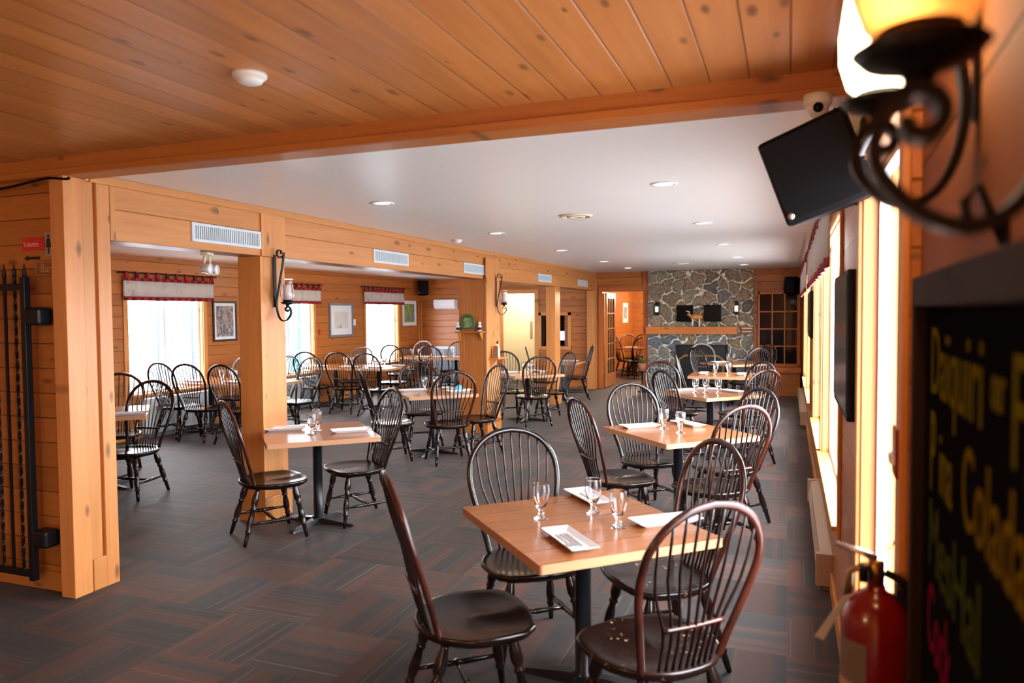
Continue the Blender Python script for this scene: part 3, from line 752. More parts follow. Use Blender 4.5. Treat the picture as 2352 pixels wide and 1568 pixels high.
PT = [(-.855, 2.94, -50, 'rectangular white plate with cutlery at the near left edge of the foreground table', 1), (-.52, 3.36, 40, 'rectangular white plate with a fork on the right side of the foreground table', 2), (-.965, 3.66, -48, 'rectangular white plate at the back of the foreground table behind the goblets', 3),
 (-1.16, 6.1, 38, 'white plate at the left of the second window-side table', 1), (-.80, 6.34, -45, 'white plate at the back of the second window-side table', 2),
 (-1.19, 9.05, 42, 'white plate at the left of the third window-side table', 0), (-.62, 9.1, -42, 'white plate at the right of the third window-side table', 0), (-.93, 9.28, 0, 'white plate at the back of the third window-side table', 0),
 (-1.22, 11.62, 90, 'white plate at the left of the fourth window-side table', 0), (-.66, 11.6, 90, 'white plate at the right of the fourth window-side table', 0),
 (-1.22, 14.3, 45, 'white plate at the left of the table before the fireplace', 0),
 (-3.94, 5.06, 35, 'white plate at the left of the table beside the square post', 1), (-3.36, 5.16, 42, 'white plate at the right of the table beside the square post', 2),
 (-4.38, 8.12, 40, 'white plate at the left of the table with the blue napkin', 0), (-4.02, 8.42, -45, 'white plate at the back of the table with the blue napkin', 0), (-3.80, 8.22, 45, 'white plate under the blue napkin', 0),
 (-4.2, 11.0, 42, 'white plate at the left of the table past the shelved post', 0), (-3.82, 11.35, -42, 'white plate at the back of the table past the shelved post', 0),
 (-4.0, 13.9, 0, 'white plate on the small table by the slim post', 0),
 (-6.02, 5.38, 40, 'white plate on the corner of the table beside the first post', 0),
 (-8.1, 8.35, 0, 'white plate at the left end of the long side-room table', 0), (-7.35, 8.35, 0, 'white plate in the middle of the long side-room table', 0), (-6.88, 8.45, 90, 'white plate at the right end of the long side-room table', 0), (-7.4, 8.85, 0, 'white plate at the far side of the long side-room table', 0),
 (-8.1, 11.4, 0, 'leftmost white plate on the tables under the deer picture', 0), (-7.45, 11.4, 0, 'second white plate from the left on the tables under the deer picture', 0), (-6.9, 11.4, 0, 'third white plate from the left on the tables under the deer picture', 0), (-6.7, 11.9, 0, 'white plate at the right far corner of the tables under the deer picture', 0),
 (-7.55, 14.5, 0, 'left white plate on the far side-room tables', 0), (-7.15, 14.5, 0, 'middle white plate on the far side-room tables', 0), (-6.65, 14.55, 0, 'right white plate on the far side-room tables', 0),
 (-3.95, 19.6, 0, 'white plate on the back room table', 0)]
for x, y, a, lab, cut in PT:
    place_plate('p', (x, y, TZ + .0005), R(a), lab, 'rectangular white plates')
    if cut:
        ca, sa = math.cos(R(a)), math.sin(R(a)); z = TZ + .0098
        sel = [('knife', .018), ('fork', -.002), ('spoon', -.024)] if cut == 1 else ([('knife', .014), ('fork', -.012)] if cut == 2 else [('fork', 0.)])
        for k, o in sel: place_cut(k, (x - o * sa, y + o * ca, z), R(a) + (PI if k == 'knife' else 0), 'steel %s on the %s' % (k, lab.replace('rectangular ', '').replace(' with cutlery', '').replace(' with a fork', '').replace(' behind the goblets', '').replace('window-side ', 'right-hand ').replace('beside the square post', 'by the square post')), 'cutlery on the plates')
b = MB()
b.add([(-.05, -.04, 0), (.05, -.04, 0), (.05, .04, 0), (-.05, .04, 0), (-.035, -.02, .06), (.03, -.025, .07), (.035, .02, .065), (-.03, .025, .055), (0, 0, .08)], [(3, 2, 1, 0), (0, 1, 5, 4), (1, 2, 6, 5), (2, 3, 7, 6), (3, 0, 4, 7), (4, 5, 8), (5, 6, 8), (6, 7, 8), (7, 4, 8)], 0, True)
tag(b.build('napkin', M['blue_napkin'], None, .008, (-3.80, 8.22, TZ + .01), (0, 0, .6)), 'crumpled sky blue napkin on a plate', 'napkin')

# ------------------------------------------------------------------ sconces
def spiral(cx, cz, r0, a0, turns, dirn, n=16):
    return [(cx + r0 * (1 - .75 * i / n) * math.cos(a0 + dirn * turns * 2 * PI * i / n), 0, cz + r0 * (1 - .75 * i / n) * math.sin(a0 + dirn * turns * 2 * PI * i / n)) for i in range(n + 1)]
def make_sconce(key):
    """local: wall at x=0, arm reaches +x, z=0 at the lowest point of the hook"""
    t = thing('hurricane_sconce', (0, 0, 0), 0, None, 'wall sconce'); lit = key == 'lit'; near = key in ('lit', 'near')
    top = spiral(.012 + .045, .575, .045, R(0), 1.15, -1)[::-1]
    path = top[:-1] + [tuple(p) for p in crom([(.10, 0, .575), (.085, 0, .48), (.045, 0, .30), (.018, 0, .17), (.022, 0, .09), (.045, 0, .03), (.08, 0, .006), (.122, 0, .018), (.158, 0, .062), (.155, 0, .105)], 4)] + spiral(.125, .10, .030, R(10), 1.0, 1)[1:]
    b = MB()   # flat strap: wide across y
    P = [Vector(p) for p in path]; n = len(P); vs = []
    for i, p in enumerate(P):
        tt = (P[min(i + 1, n - 1)] - P[max(i - 1, 0)]).normalized(); nn = Vector((-tt.z, 0, tt.x))
        for w, h in ((-1, -1), (1, -1), (1, 1), (-1, 1)): vs.append(p + Vector((0, w * (.018 if near else .011), 0)) + nn * h * (.006 if near else .0035))
    fs = [(i * 4 + j, i * 4 + (j + 1) % 4, i * 4 + 4 + (j + 1) % 4, i * 4 + 4 + j) for i in range(n - 1) for j in range(4)] + [(3, 2, 1, 0), tuple((n - 1) * 4 + j for j in range(4))]
    b.add(vs, fs, 0, False); b.build('scroll_bracket', M['iron'], t)
    MB().box(0, .006, -.018, .018, .12, .56).build('back_strap', M['iron'], t)
    MB().lathe([(0, .125), (.012, .125), (.014, .140), (.045, .150), (.056, .162), (.050, .166), (.034, .166), (.034, .180), (0, .180)], 20, (.125, 0, 0)).build('candle_cup', M['iron'], t)
    pass
    if lit:
        MB().lathe([(.030, .170), (.046, .185), (.056, .220), (.057, .26), (.050, .31), (.044, .35), (.052, .40), (.050, .40), (.042, .35), (.048, .31), (.054, .26), (.053, .22), (.044, .187), (.0, .182)], 24, (.125, 0, 0)).build('glass_shade', M['bulb'], t)
    else:
        MB().lathe([(.030, .168), (.046, .185), (.056, .215), (.056, .25), (.047, .29), (.042, .315), (.0535, .349), (.055, .3535), (.0547, .355), (.0537, .355), (.0532, .3535), (.052, .349), (.0405, .315), (.045, .29), (.0535, .25), (.0535, .215), (.044, .188), (.030, .175)], 24, (.125, 0, 0)).build('glass_shade', M['amber_glass' if near else 'shade_glass'], t)
        if not near: MB().lathe([(0, .181), (.034, .181), (.034, .305), (.028, .310), (0, .305)], 18, (.125, 0, 0)).build('candle', M['candle'], t)
    return t
sconce = proto(make_sconce)
sconce('a', (HX + .012, 5.09, 1.66), 0, 'black iron scroll sconce with white candle on the first square post', 'iron candle sconces')
sconce('a', (-4.0, 9.98, 1.69), 0, 'black iron scroll sconce with clear shade on the shelved post', 'iron candle sconces')
q = nearp(1.23); sconce('lit', (q.x, q.y, 1.87), PI - NA, 'glowing iron scroll sconce at the top right near the lens', 'near wall sconces')
q2 = nearp(.73); sconce('near', (q2.x, q2.y, 1.785), PI - NA, 'iron scroll sconce closest to the lens at the upper right edge', 'near wall sconces')
for q, z in ((q, 2.15),):
    L = bpy.data.lights.new('sconce_light', 'POINT'); L.energy = 4.5; L.color = (1, .55, .22); L.shadow_soft_size = .03
    o = bpy.data.objects.new('sconce_light', L); COL.objects.link(o); o.location = (q.x - .125, q.y, z + .28)

# ------------------------------------------------------------------ ceiling fittings
def make_can(k):
    t = thing('recessed_downlight', (0, 0, 0), 0, None, 'ceiling light')
    MB().lathe([(.062, -.001), (.095, -.001), (.093, -.008), (.064, -.006), (.062, -.001)], 24).build('trim_ring', M['white_vinyl'], t)
    MB().lathe([(0, -.0035), (.063, -.0035), (.063, -.0015), (0, -.0015)], 24).build('lens', M['lens'], t)
    return t
can = proto(make_can)
rows = ['nearest', 'second nearest', 'middle', 'second farthest', 'farthest']
for i, y in enumerate((5.15, 7.58, 10.05, 12.6, 14.67)):
    for x, sd in ((-3.03, 'left'), (-.81, 'right')):
        can('c', (x, y, CZ), 0, '%s round downlight in the %s row of the white ceiling' % (rows[i], sd), 'recessed ceiling downlights')
        L = bpy.data.lights.new('downlight', 'SPOT'); L.energy = 14; L.color = (1, .80, .55); L.spot_size = R(115); L.spot_blend = .8; L.shadow_soft_size = .05
        o = bpy.data.objects.new('downlight', L); COL.objects.link(o); o.location = (x, y, CZ - .02)
def make_cvent(k):
    t = thing('ceiling_diffuser', (0, 0, 0), 0, None, 'ceiling vent')
    MB().lathe([(.0, -.001), (.15, -.001), (.148, -.012), (.12, -.018), (.118, -.006), (0, -.006)], 28).build('outer_ring', M['almond'], t)
    MB().lathe([(.04, -.006), (.085, -.010), (.083, -.022), (.045, -.018), (.04, -.006)], 28).build('inner_cone', M['almond'], t)
    return t
cv = proto(make_cvent)
cv('v', (-1.82, 6.52, CZ), 0, 'round cream diffuser in the middle of the white ceiling, nearer one', 'round ceiling diffusers')
cv('v', (-1.87, 13.8, CZ), 0, 'round cream diffuser in the white ceiling near the fireplace', 'round ceiling diffusers')
def make_smoke(k):
    t = thing('smoke_detector', (0, 0, 0), 0, None, 'smoke detector')
    MB().lathe([(0, 0), (.066, 0), (.066, -.012), (.060, -.018), (0, -.018)], 28).build('base', M['candle'], t)
    MB().lathe([(0, -.018), (.055, -.018), (.046, -.034), (.030, -.040), (0, -.042)], 28).build('cover', M['candle'], t)
    return t
sd = proto(make_smoke)
sd('s', (-2.0, 2.395, 2.67), 0, 'white smoke detector on the boarded pine ceiling', 'smoke detectors')
sd('s', (-3.75, 8.1, CZ), 0, 'white smoke detector on the white ceiling beside the header', 'smoke detectors')
# header vents
def make_hvent(k):
    w = .745; t = thing('air_vent', (0, 0, 0), 0, None, 'air vent')
    b = MB(); b.box(0, .012, 0, w, 0, .022); b.box(0, .012, 0, w, .118, .14); b.box(0, .012, 0, .024, .022, .118); b.box(0, .012, w - .024, w, .022, .118); b.build('vent_frame', M['grey_vent'], t, .002)
    MB().box(.0, .002, .02, w - .02, .02, .12).build('backing', M['vent_dark'], t)
    b = MB()
    for k in range(34): y = .03 + k * (w - .06) / 33; b.box(.002, .009, y - .005, y + .005, .022, .118)
    b.build('louvre', M['grey_vent'], t)
    return t
hv = proto(make_hvent)
for i, (y, nm) in enumerate(((4.19, 'pale grey louvred vent over the first bay of the header'), (6.68, 'second louvred vent along the header'), (8.96, 'louvred vent on the header left of the shelved post'), (12.05, 'louvred vent on the header above the slim post'), (14.61, 'farthest louvred vent on the header'))):
    hv('v', (HX, y, 2.255), 0, nm, 'louvred vents in the header')
# emergency spots under the header
t = thing('emergency_light', (-4.17, 4.47, 2.2), R(20), 'twin-spot emergency light hanging under the header', 'emergency light')
MB().box(-.03, .03, -.06, .06, -.025, 0).build('housing', M['almond'], t, .006)
for s in (-1, 1):
    MB().tube([(0, s * .04, -.02), (.0, s * .055, -.09)], .010, 8).build('arm', M['almond'], t)
    MB().lathe([(0, -.04), (.026, -.04), (.040, .02), (.040, .035), (0, .03)], 16, (0.02, s * .06, -.13), axis='x').build('lamp_head', M['spot_glass'], t)

# ------------------------------------------------------------------ valances
def valance(loc, rz, L, H, lab, n_tabs, ztop=.0, check=True):
    """local: runs along +y from 0 to L, hangs from z=0 down to -H, room side +x"""
    t = thing('window_valance', loc, rz, lab, 'valance')
    def sheet(z0, z1, off, mat, name, amp=.008):
        n = 60; vs = []; fs = []
        for i in range(n + 1):
            y = L * i / n; x = .03 + off + amp * math.sin(i * .9) + amp * .5 * math.sin(i * 2.3)
            for z in (z0, z1): vs.append((x, y, z))
        for i in range(n + 1):
            for z in (z0, z1): vs.append((vs[i * 2][0] - .004, vs[i * 2][1], z))
        m = (n + 1) * 2
        for i in range(n):
            a = i * 2; fs += [(a, a + 2, a + 3, a + 1), (m + a, m + a + 1, m + a + 3, m + a + 2), (a, m + a, m + a + 2, a + 2), (a + 1, a + 3, m + a + 3, m + a + 1)]
        fs += [(0, 1, m + 1, m), (2 * n, m + 2 * n, m + 2 * n + 1, 2 * n + 1)]
        MB().add(vs, fs, 0, True).build(name, M[mat], t)
    sheet(-H, -.075, 0, 'cloth', 'printed_panel')
    sheet(-H - .005, -H + .05, .006, 'red_cloth', 'bottom_border')
    sheet(-.11, -.065, .006, 'red_cloth', 'top_border')
    for k in range(n_tabs):
        y = .03 + (L - .09) * k / (n_tabs - 1)
        MB().add([(.042, y, -.07), (.042, y + .05, -.07), (.035, y + .045, .018), (.035, y + .005, .018), (.006, y + .005, .018), (.006, y + .045, .018), (.002, y + .05, -.07), (.002, y, -.07)], [(0, 1, 2, 3), (3, 2, 5, 4), (4, 5, 6, 7)], 0).build('hanging_tab', M['red_cloth'], t)
    MB().tube([(.02, -.06, 0), (.02, L + .06, 0)], .010, 8).build('curtain_rod', M['iron'], t)
    for y in (-.04, L + .04): MB().box(-.03, .02, y - .008, y + .008, -.012, .006).build('rod_bracket', M['iron'], t)
    return t
valance((LX + .03, 7.50, 2.31), 0, 1.68, .375, 'cream valance with red borders over the first side window', 10)
valance((LX + .03, 10.35, 2.28), 0, 1.66, .36, 'cream and red valance over the second side window beside the first sconce', 10)
valance((LX + .03, 13.55, 2.30), 0, 1.74, .37, 'cream valance with red borders over the third side window', 11)
valance((WX - .04, 8.4, 2.42), PI, 4.2, .47, 'long cream valance with red check border over the right-hand windows, nearer one', 22)
valance((WX - .04, 13.6, 2.42), PI, 3.9, .47, 'cream and red check valance over the farther right-hand windows', 20)

# ------------------------------------------------------------------ pictures
def frame_pic(name, loc, rz, w, h, fm, pm, lab, cat='picture', mount=.0, fw=.03):
    """local: hangs on plane x=0 facing +x, y from 0..w, z 0..h"""
    t = thing(name, loc, rz, lab, cat)
    b = MB(); b.box(0, .025, 0, w, 0, fw); b.box(0, .025, 0, w, h - fw, h); b.box(0, .025, 0, fw, fw, h - fw); b.box(0, .025, w - fw, w, fw, h - fw); b.build('picture_frame', M[fm], t, .004)
    if mount: MB().box(0, .010, fw, w - fw, fw, h - fw).build('mount', M['white_mat'], t)
    k = fw + mount; MB().box(0, .012, k, w - k, k, h - k).build('print', M[pm], t)
    return t
frame_pic('framed_print', (LX, 9.19, 1.30), 0, .53, .64, 'black_frame', 'pic_winter', 'black-framed snowy birch print beside the first side window', mount=.045)
frame_pic('framed_print', (LX, 12.33, 1.26), 0, .84, .68, 'blue_grey_frame', 'pic_deer', 'grey-framed pale deer picture between the side windows', mount=.13, fw=.045)
frame_pic('framed_print', (LX, 15.28, 1.43), 0, .66, .60, 'pale_frame', 'pic_green', 'pale-framed green landscape in the side room corner', mount=.05)
frame_pic('framed_print', (-4.75, 22.2, 1.38), 0, .75, .62, 'pale_frame', 'pic_sky', 'narrow white-edged picture on the back room wall', mount=.1)
frame_pic('framed_print', (-4.75, 20.3, 1.2), 0, .42, .95, 'black_frame', 'pic_dark', 'tall dark picture beside the open french door', fw=.02)

# side room wall things
t = thing('wall_air_conditioner', (-8.05, FY + .05, 1.80), 0, 'white wall-mounted air conditioner on the side room far wall', 'air conditioner')
b = MB().add([(0, 0, 0), (.56, 0, 0), (.56, 0, .25), (0, 0, .25), (0, -.14, .03), (.56, -.14, .03), (.56, -.20, .12), (0, -.20, .12), (.56, -.19, .25), (0, -.19, .25)],
  [(0, 4, 5, 1), (4, 7, 6, 5), (7, 9, 8, 6), (9, 3, 2, 8), (0, 3, 9, 7, 4), (1, 5, 6, 8, 2), (0, 1, 2, 3)]); b.build('housing', M['white_vinyl'], t, .01)
MB().box(.03, .53, -.16, -.145, .035, .045).build('air_flap', M['grey_vent'], t)
t = thing('wall_air_conditioner', (-3.5, 24., 2.15), 0, 'white air conditioner high on the back room wall', 'air conditioner')
MB().box(0, .8, -.2, 0, 0, .28).build('housing', M['white_vinyl'], t, .02); MB().box(.04, .76, -.215, -.2, .03, .06).build('air_flap', M['grey_vent'], t)
def speaker(loc, rot, w, d, h, lab):
    t = thing('loudspeaker', loc, 0, lab, 'speaker'); t.rotation_euler = rot
    MB().prism([(-w / 2, -d / 2), (w / 2, -d / 2), (w * .36, d / 2), (-w * .36, d / 2)], -h / 2, h / 2).build('cabinet', M['blackplastic'], t, .015)
    MB().box(-w * .46, w * .46, -d / 2 - .012, -d / 2, -h * .46, h * .46).build('grille', M['blackplastic'], t, .006)
    MB().lathe([(0, 0), (.012, 0), (.012, .004), (0, .004)], 12, (-w * .40, -d / 2 - .016, -h * .40), axis='y').build('badge', M['steel'], t)
    MB().tube([(0, d / 2, 0), (0, d / 2 + .09, .0)], .012, 8).build('mount_arm', M['iron'], t)
    return t
speaker((-8.3, FY - .2, 2.33), (R(-10), 0, R(35)), .26, .2, .34, 'black loudspeaker high in the far corner of the side room')
speaker((.06, FY - .22, 2.22), (R(-12), 0, R(-35)), .26, .2, .34, 'black loudspeaker in the far right corner above the glazed cabinet')
t = thing('floor_cabinet', (-8.0, FY + .02, 0), 0, 'grey low cabinet with pale frame on the side room far wall', 'cabinet')
MB().box(0, .58, -.3, 0, .0, .93).build('body', M['grey_vent'], t, .008); MB().box(.05, .53, -.306, -.3, .06, .87).build('door', M['vent_dark'], t)
def radiator(y0, y1, lab):
    t = thing('radiator', (LX, y0, 0), 0, lab, 'radiator'); L = y1 - y0
    MB().box(.015, .13, 0, L, .06, .56).build('cover', M['white_vinyl'], t, .01)
    b = MB()
    for k in range(int(L / .05)): b.box(.13, .134, .04 + k * .05, .06 + k * .05, .12, .48)
    b.build('grille', M['grey_vent'], t)
    MB().box(.03, .11, .05, L - .05, 0, .06).build('plinth', M['vent_dark'], t)
radiator(7.75, 9.0, 'white radiator cover under the first side window'); radiator(10.2, 11.75, 'white radiator cover under the second side window')
t = thing('wall_switch', (LX, 13.2, 1.48), 0, 'white wall switch right of the deer picture', 'switch')
MB().box(0, .008, 0, .08, 0, .13).build('plate', M['white_vinyl'], t, .002); MB().box(.008, .014, .03, .05, .05, .08).build('toggle', M['white_vinyl'], t)
t = thing('wall_switch', (-6.62, FY + .05, 1.42), 0, 'almond light switch left of the cream doorway', 'switch')
MB().box(0, .1, -.008, 0, 0, .11).build('plate', M['almond'], t, .002); MB().box(.035, .045, -.014, -.008, .04, .07).build('toggle', M['almond'], t); MB().box(.06, .07, -.014, -.008, .04, .07).build('toggle', M['almond'], t)
t = thing('wall_ornament', (LX, 11.95, 1.28), 0, 'small red ornament on the wall right of the second side window', 'ornament')
b = MB(); b.prism([(.03 * (1 + .5 * (k % 2)) * math.cos(k * PI / 5), .03 * (1 + .5 * (k % 2)) * math.sin(k * PI / 5)) for k in range(10)], 0, .01)
b.build('star', M['red_sign'], t, 0, (.005, .06, .08), (0, PI / 2, 0)); MB().tube([(.005, .06, .12), (.005, .06, .16)], .003, 6).build('hanger', M['red_sign'], t)
t = thing('drain_pipe', (LX + .03, FY - .1, 0), 0, 'thin paired pipes running up the side room corner', 'pipe')
MB().tube([(0, 0, 0), (0, 0, 2.0)], .014, 8).build('pipe', M['trim_z'], t); MB().tube([(.06, .02, 0), (.06, .02, 2.0)], .010, 8).build('pipe', M['trim_z'], t)

# pass-through office things
t = thing('computer_monitor', (-5.0, 16.72, .94), R(20), 'lit blue computer monitor inside the pass-through', 'monitor')
MB().box(-.16, .16, -.02, .02, .1, .36).build('housing', M['blackplastic'], t, .005); MB().box(-.14, .14, -.025, -.021, .12, .34).build('screen', M['screen_blue'], t); MB().box(-.07, .07, -.06, .06, 0, .015).build('stand', M['blackplastic'], t); MB().box(-.02, .02, -.01, .01, .01, .12).build('neck', M['blackplastic'], t)
t = thing('menu_stack', (-5.25, 16.45, .94), R(-12), 'grey folder leaning at the left of the pass-through', 'folder')
MB().add([(0, 0, 0), (.16, 0, 0), (.13, .05, .2), (-.02, .05, .2), (0, .02, 0), (.16, .02, 0), (.13, .07, .2), (-.02, .07, .2)], [(0, 1, 2, 3), (7, 6, 5, 4), (0, 4, 5, 1), (3, 2, 6, 7), (0, 3, 7, 4), (1, 5, 6, 2)]).build('folder', M['grey_vent'], t); MB().box(.17, .22, 0, .1, 0, .15).build('holder', M['blackplastic'], t)
t = thing('card_terminal', (-4.78, 16.45, .94), 0, 'black card printer at the right of the pass-through', 'printer')
MB().box(-.08, .08, -.08, .08, 0, .15).build('body', M['blackplastic'], t, .01); MB().box(-.05, .05, -.03, .0, .15, .22).build('receipt', M['paper'], t)
# cream door with a push plate and notices
t = thing('notice_board', (-5.95, 17.6, 1.35), 0, 'white notice sheets on the cream corridor wall', 'notices')
MB().box(.0, .38, -.006, 0, 0, .55).build('backing_sheet', M['paper'], t); MB().box(.03, .18, -.010, -.006, .25, .5).build('photo_sheet', M['vent_dark'], t); MB().box(.2, .36, -.010, -.006, .12, .32).build('photo_sheet', M['pic_sky'], t)
MB().box(-6.13, -6.06, 17.59, 17.6, 1.05, 1.5).build('door_plate', M['sign_grey']); tag(bpy.data.objects['door_plate'], 'grey push plate on the cream corridor door', 'push plate')

# shelf on the stub post with things
t = thing('wall_shelf', (-4.44, 9.62, 1.445), 0, 'pine bracket shelf on the front of the stub post', 'shelf')
MB().box(0, .42, -.13, 0, 0, .018).build('board', M['trim_hx'], t, .003)
for x in (.02, .36): MB().add([(x, 0, 0), (x + .02, 0, 0), (x + .02, 0, -.13), (x, 0, -.13), (x, -.10, 0), (x + .02, -.10, 0)], [(0, 3, 4), (1, 5, 2), (0, 4, 5, 1), (3, 2, 5, 4), (0, 1, 2, 3)]).build('bracket', M['trim_z'], t)
t = thing('wreath_picture', (-4.27, 9.56, 1.463), 0, 'small picture in a round green leafy frame on the post shelf', 'picture')
MB().tube([(.10 * math.cos(a * PI / 12), 0, .12 + .10 * math.sin(a * PI / 12)) for a in range(25)], .022, 8, cap=False).build('wreath', M['green_frame'], t)
MB().box(-.055, .085, -.015, -.005, .05, .19).build('picture_card', M['pic_green'], t); MB().box(-.09, .09, -.03, .03, 0, .03).build('base', M['sign_wood'], t)
def figurine(loc, lab):
    t = thing('figurine', loc, 0, lab, 'figurine')
    MB().lathe([(0, 0), (.026, 0), (.030, .03), (.026, .07), (.015, .09), (0, .092)], 14).build('body', M['white_dish'], t)
    MB().lathe([(0, .088), (.016, .095), (.020, .11), (.014, .13), (0, .135)], 12).build('head', M['candle'], t)
    MB().lathe([(.0265, .01), (.0315, .03), (.028, .055)], 14).build('black_patch', M['black_ink'], t)
figurine((-4.415, 9.55, 1.463), 'white figurine at the left end of the post shelf'); figurine((-4.08, 9.55, 1.463), 'black and white figurine at the right end of the post shelf')
t = thing('wall_shelf', (-4.0, 9.68, 1.06), 0, 'small pine bracket shelf on the side of the stub post', 'shelf')
MB().box(0, .15, 0, .4, 0, .018).build('board', M['trim_h'], t, .003)
for y in (.05, .33): MB().add([(0, y, 0), (0, y + .02, 0), (0, y + .02, -.13), (0, y, -.13), (.11, y, 0), (.11, y + .02, 0)], [(0, 4, 3), (1, 2, 5), (0, 1, 5, 4), (3, 4, 5, 2), (0, 3, 2, 1)]).build('bracket', M['trim_z'], t)
t = thing('sauce_bottle', (-3.92, 9.82, 1.078), 0, 'white-labelled bottle with dark cap on the post side shelf', 'bottle')
MB().lathe([(0, 0), (.038, 0), (.038, .12), (.016, .17), (.014, .20), (0, .20)], 16).build('body', M['white_dish'], t); MB().lathe([(0, .2), (.015, .2), (.012, .235), (0, .235)], 12).build('cap', M['black_ink'], t)
t = thing('menu_card', (-3.95, 9.72, 1.078), R(15), 'small brown folded card beside the bottle on the post side shelf', 'card')
MB().add([(0, 0, 0), (.07, 0, 0), (.07, .025, .17), (0, .025, .17), (0, .05, 0), (.07, .05, 0)], [(0, 1, 2, 3), (4, 3, 2, 5), (0, 4, 5, 1), (0, 3, 4), (1, 5, 2)]).build('card_face', M['sign_wood'], t)

# ------------------------------------------------------------------ fireplace
def fireplace():
    x0, x1, z0, z1 = -2.87, -.69, 0., 2.6
    t = thing('stone_fireplace', (0, FY - .10, 0), 0, 'fieldstone chimney breast with pale mortar and a wide black firebox', 'fireplace')
    rnd = random.Random(11); seeds = []
    nx, nz = 9, 11
    for i in range(-1, nx + 1):
        for j in range(-1, nz + 1):
            if rnd.random() < .12: continue
            zz = (j + .5 + rnd.uniform(-.36, .36)) / nz * (z1 - z0) + z0; xx = (i + .5 + rnd.uniform(-.38, .38)) / nx * (x1 - x0) + x0
            seeds.append((xx, zz, rnd.random(), rnd.choice([(.17, .13, .085), (.21, .17, .11), (.14, .13, .11), (.24, .18, .12), (.16, .14, .12), (.28, .17, .07), (.20, .15, .10), (.12, .11, .09), (.22, .19, .12), (.24, .17, .11)]), rnd.uniform(.9, 1.25)))
    fx0, fx1, fz = -2.28, -1.2, 1.01
    dx = .014; NX = int((x1 - x0) / dx); NZ = int((z1 - z0) / dx)
    vs = []; cols = []
    nz_ = random.Random(3)
    for j in range(NZ + 1):
        for i in range(NX + 1):
            x = x0 + (x1 - x0) * i / NX; z = z0 + (z1 - z0) * j / NZ
            wx = x + .02 * math.sin(z * 21 + x * 9) + .010 * math.sin(x * 47 + z * 31); wz = z + .02 * math.sin(x * 18 + z * 13) + .010 * math.sin(z * 53 - x * 28)
            d1 = d2 = 9; s1 = None
            for s in seeds:
                ax_ = wx - s[0]
                if abs(ax_) > .45: continue
                d = math.hypot(ax_, (wz - s[1]) * (1.25 if wz < 1.2 else 1.0))
                if d < d1: d2 = d1; d1 = d; s1 = s
                elif d < d2: d2 = d
            e = d2 - d1
            k = min(1, max(0, (e - .014) / .05)); k = k * k * (3 - 2 * k)
            rr = nz_.uniform(-1, 1) * .0025 + .006 * math.sin(x * 60 + z * 33 + s1[2] * 9) * math.sin(z * 71 - x * 20)
            y = -.012 - k * (.035 + .03 * s1[2]) + rr * k
            vs.append((x, y, z))
            c = tuple(v * 1.12 for v in s1[3]); var = 1 + .28 * math.sin(x * 83 + s1[2] * 40) * math.sin(z * 97 + s1[2] * 20)
            mk = 1 if e > .019 else 0
            mc = (.74, .66, .54) if z > 1.25 else (.74, .73, .71)
            if z < 1.22: c = (c[0] * .85, c[1] * .98, c[2] * 1.25)
            cols.append(tuple(min(1, v * var) for v in c) if mk else mc)
    fs = []
    for j in range(NZ):
        for i in range(NX):
            x = x0 + (x1 - x0) * (i + .5) / NX; z = z0 + (z1 - z0) * (j + .5) / NZ
            if fx0 < x < fx1 and z < fz: continue
            a = j * (NX + 1) + i; fs.append((a, a + 1, a + NX + 2, a + NX + 1))
    b = MB().add(vs, fs, 0, True)
    n0 = len(vs)
    b.box(x0, x0 + .01, -.012, .10, 0, 2.6); b.box(x1 - .01, x1, -.012, .10, 0, 2.6)
    b.box(fx0 - .01, fx0, -.02, .10, 0, fz); b.box(fx1, fx1 + .01, -.02, .10, 0, fz); b.box(fx0, fx1, -.02, .10, fz, fz + .02)
    m, nt, bs = new_mat('fieldstone_and_mortar'); N = NT(nt)
    at = N.n('ShaderNodeAttribute', attribute_name='stone'); setp(bs, Roughness=.8)
    tc = N.n('ShaderNodeTexCoord'); sn = N.ramp(N.noise(tc.outputs['Object'], 22., 5., .7), [(.32, (.45, .45, .45)), (.5, (1, 1, 1)), (.68, (1.5, 1.5, 1.5))]); N.l(N.mix(1., at.outputs['Color'], sn, 'MULTIPLY'), bs.inputs['Base Color']); N.bump(N.noise(tc.outputs['Object'], 40., 5., .7), .5, .01, bs)
    o = b.build('stonework', m, t)
    ca = o.data.color_attributes.new('stone', 'FLOAT_COLOR', 'POINT')
    for i in range(len(o.data.vertices)): ca.data[i].color = (*(cols[i] if i < n0 else (.2, .18, .15)), 1)
    c = MB(); c.box(fx0, fx1, .08, .10, 0, fz); c.box(fx0, fx0 + .01, -.01, .1, 0, fz); c.box(fx1 - .01, fx1, -.01, .1, 0, fz); c.box(fx0, fx1, -.01, .1, fz - .01, fz); c.build('firebox', M['soot'], t)
    MB().box(x0, x1 + .0, -.30, -.06, 0, .06).build('hearth', M['vent_dark'], t, .01)
    c = MB(); c.box(fx0 + .06, fx0 + .10, -.07, -.04, .06, .70); c.box(fx1 - .10, fx1 - .06, -.07, -.04, .06, .70)
    c.add([(fx0 + .06, -.07, .70), (fx0 + .20, -.07, .80), (fx1 - .20, -.07, .80), (fx1 - .06, -.07, .70), (fx0 + .10, -.07, .69), (fx0 + .21, -.07, .76), (fx1 - .21, -.07, .76), (fx1 - .10, -.07, .69)], [(0, 4, 5, 1), (1, 5, 6, 2), (2, 6, 7, 3)])
    c.box(fx0 + .06, fx1 - .06, -.07, -.04, .06, .10); c.build('screen_frame', M['brass_screen'], t)
    MB().box(fx0 + .10, fx1 - .10, -.055, -.05, .1, .76).build('screen_mesh', M['soot'], t)
    MB().box(-2.87, -.99, -.28, -.05, 1.24, 1.40).build('mantel', M['beam_x'], t, .008)
    return t
fireplace()
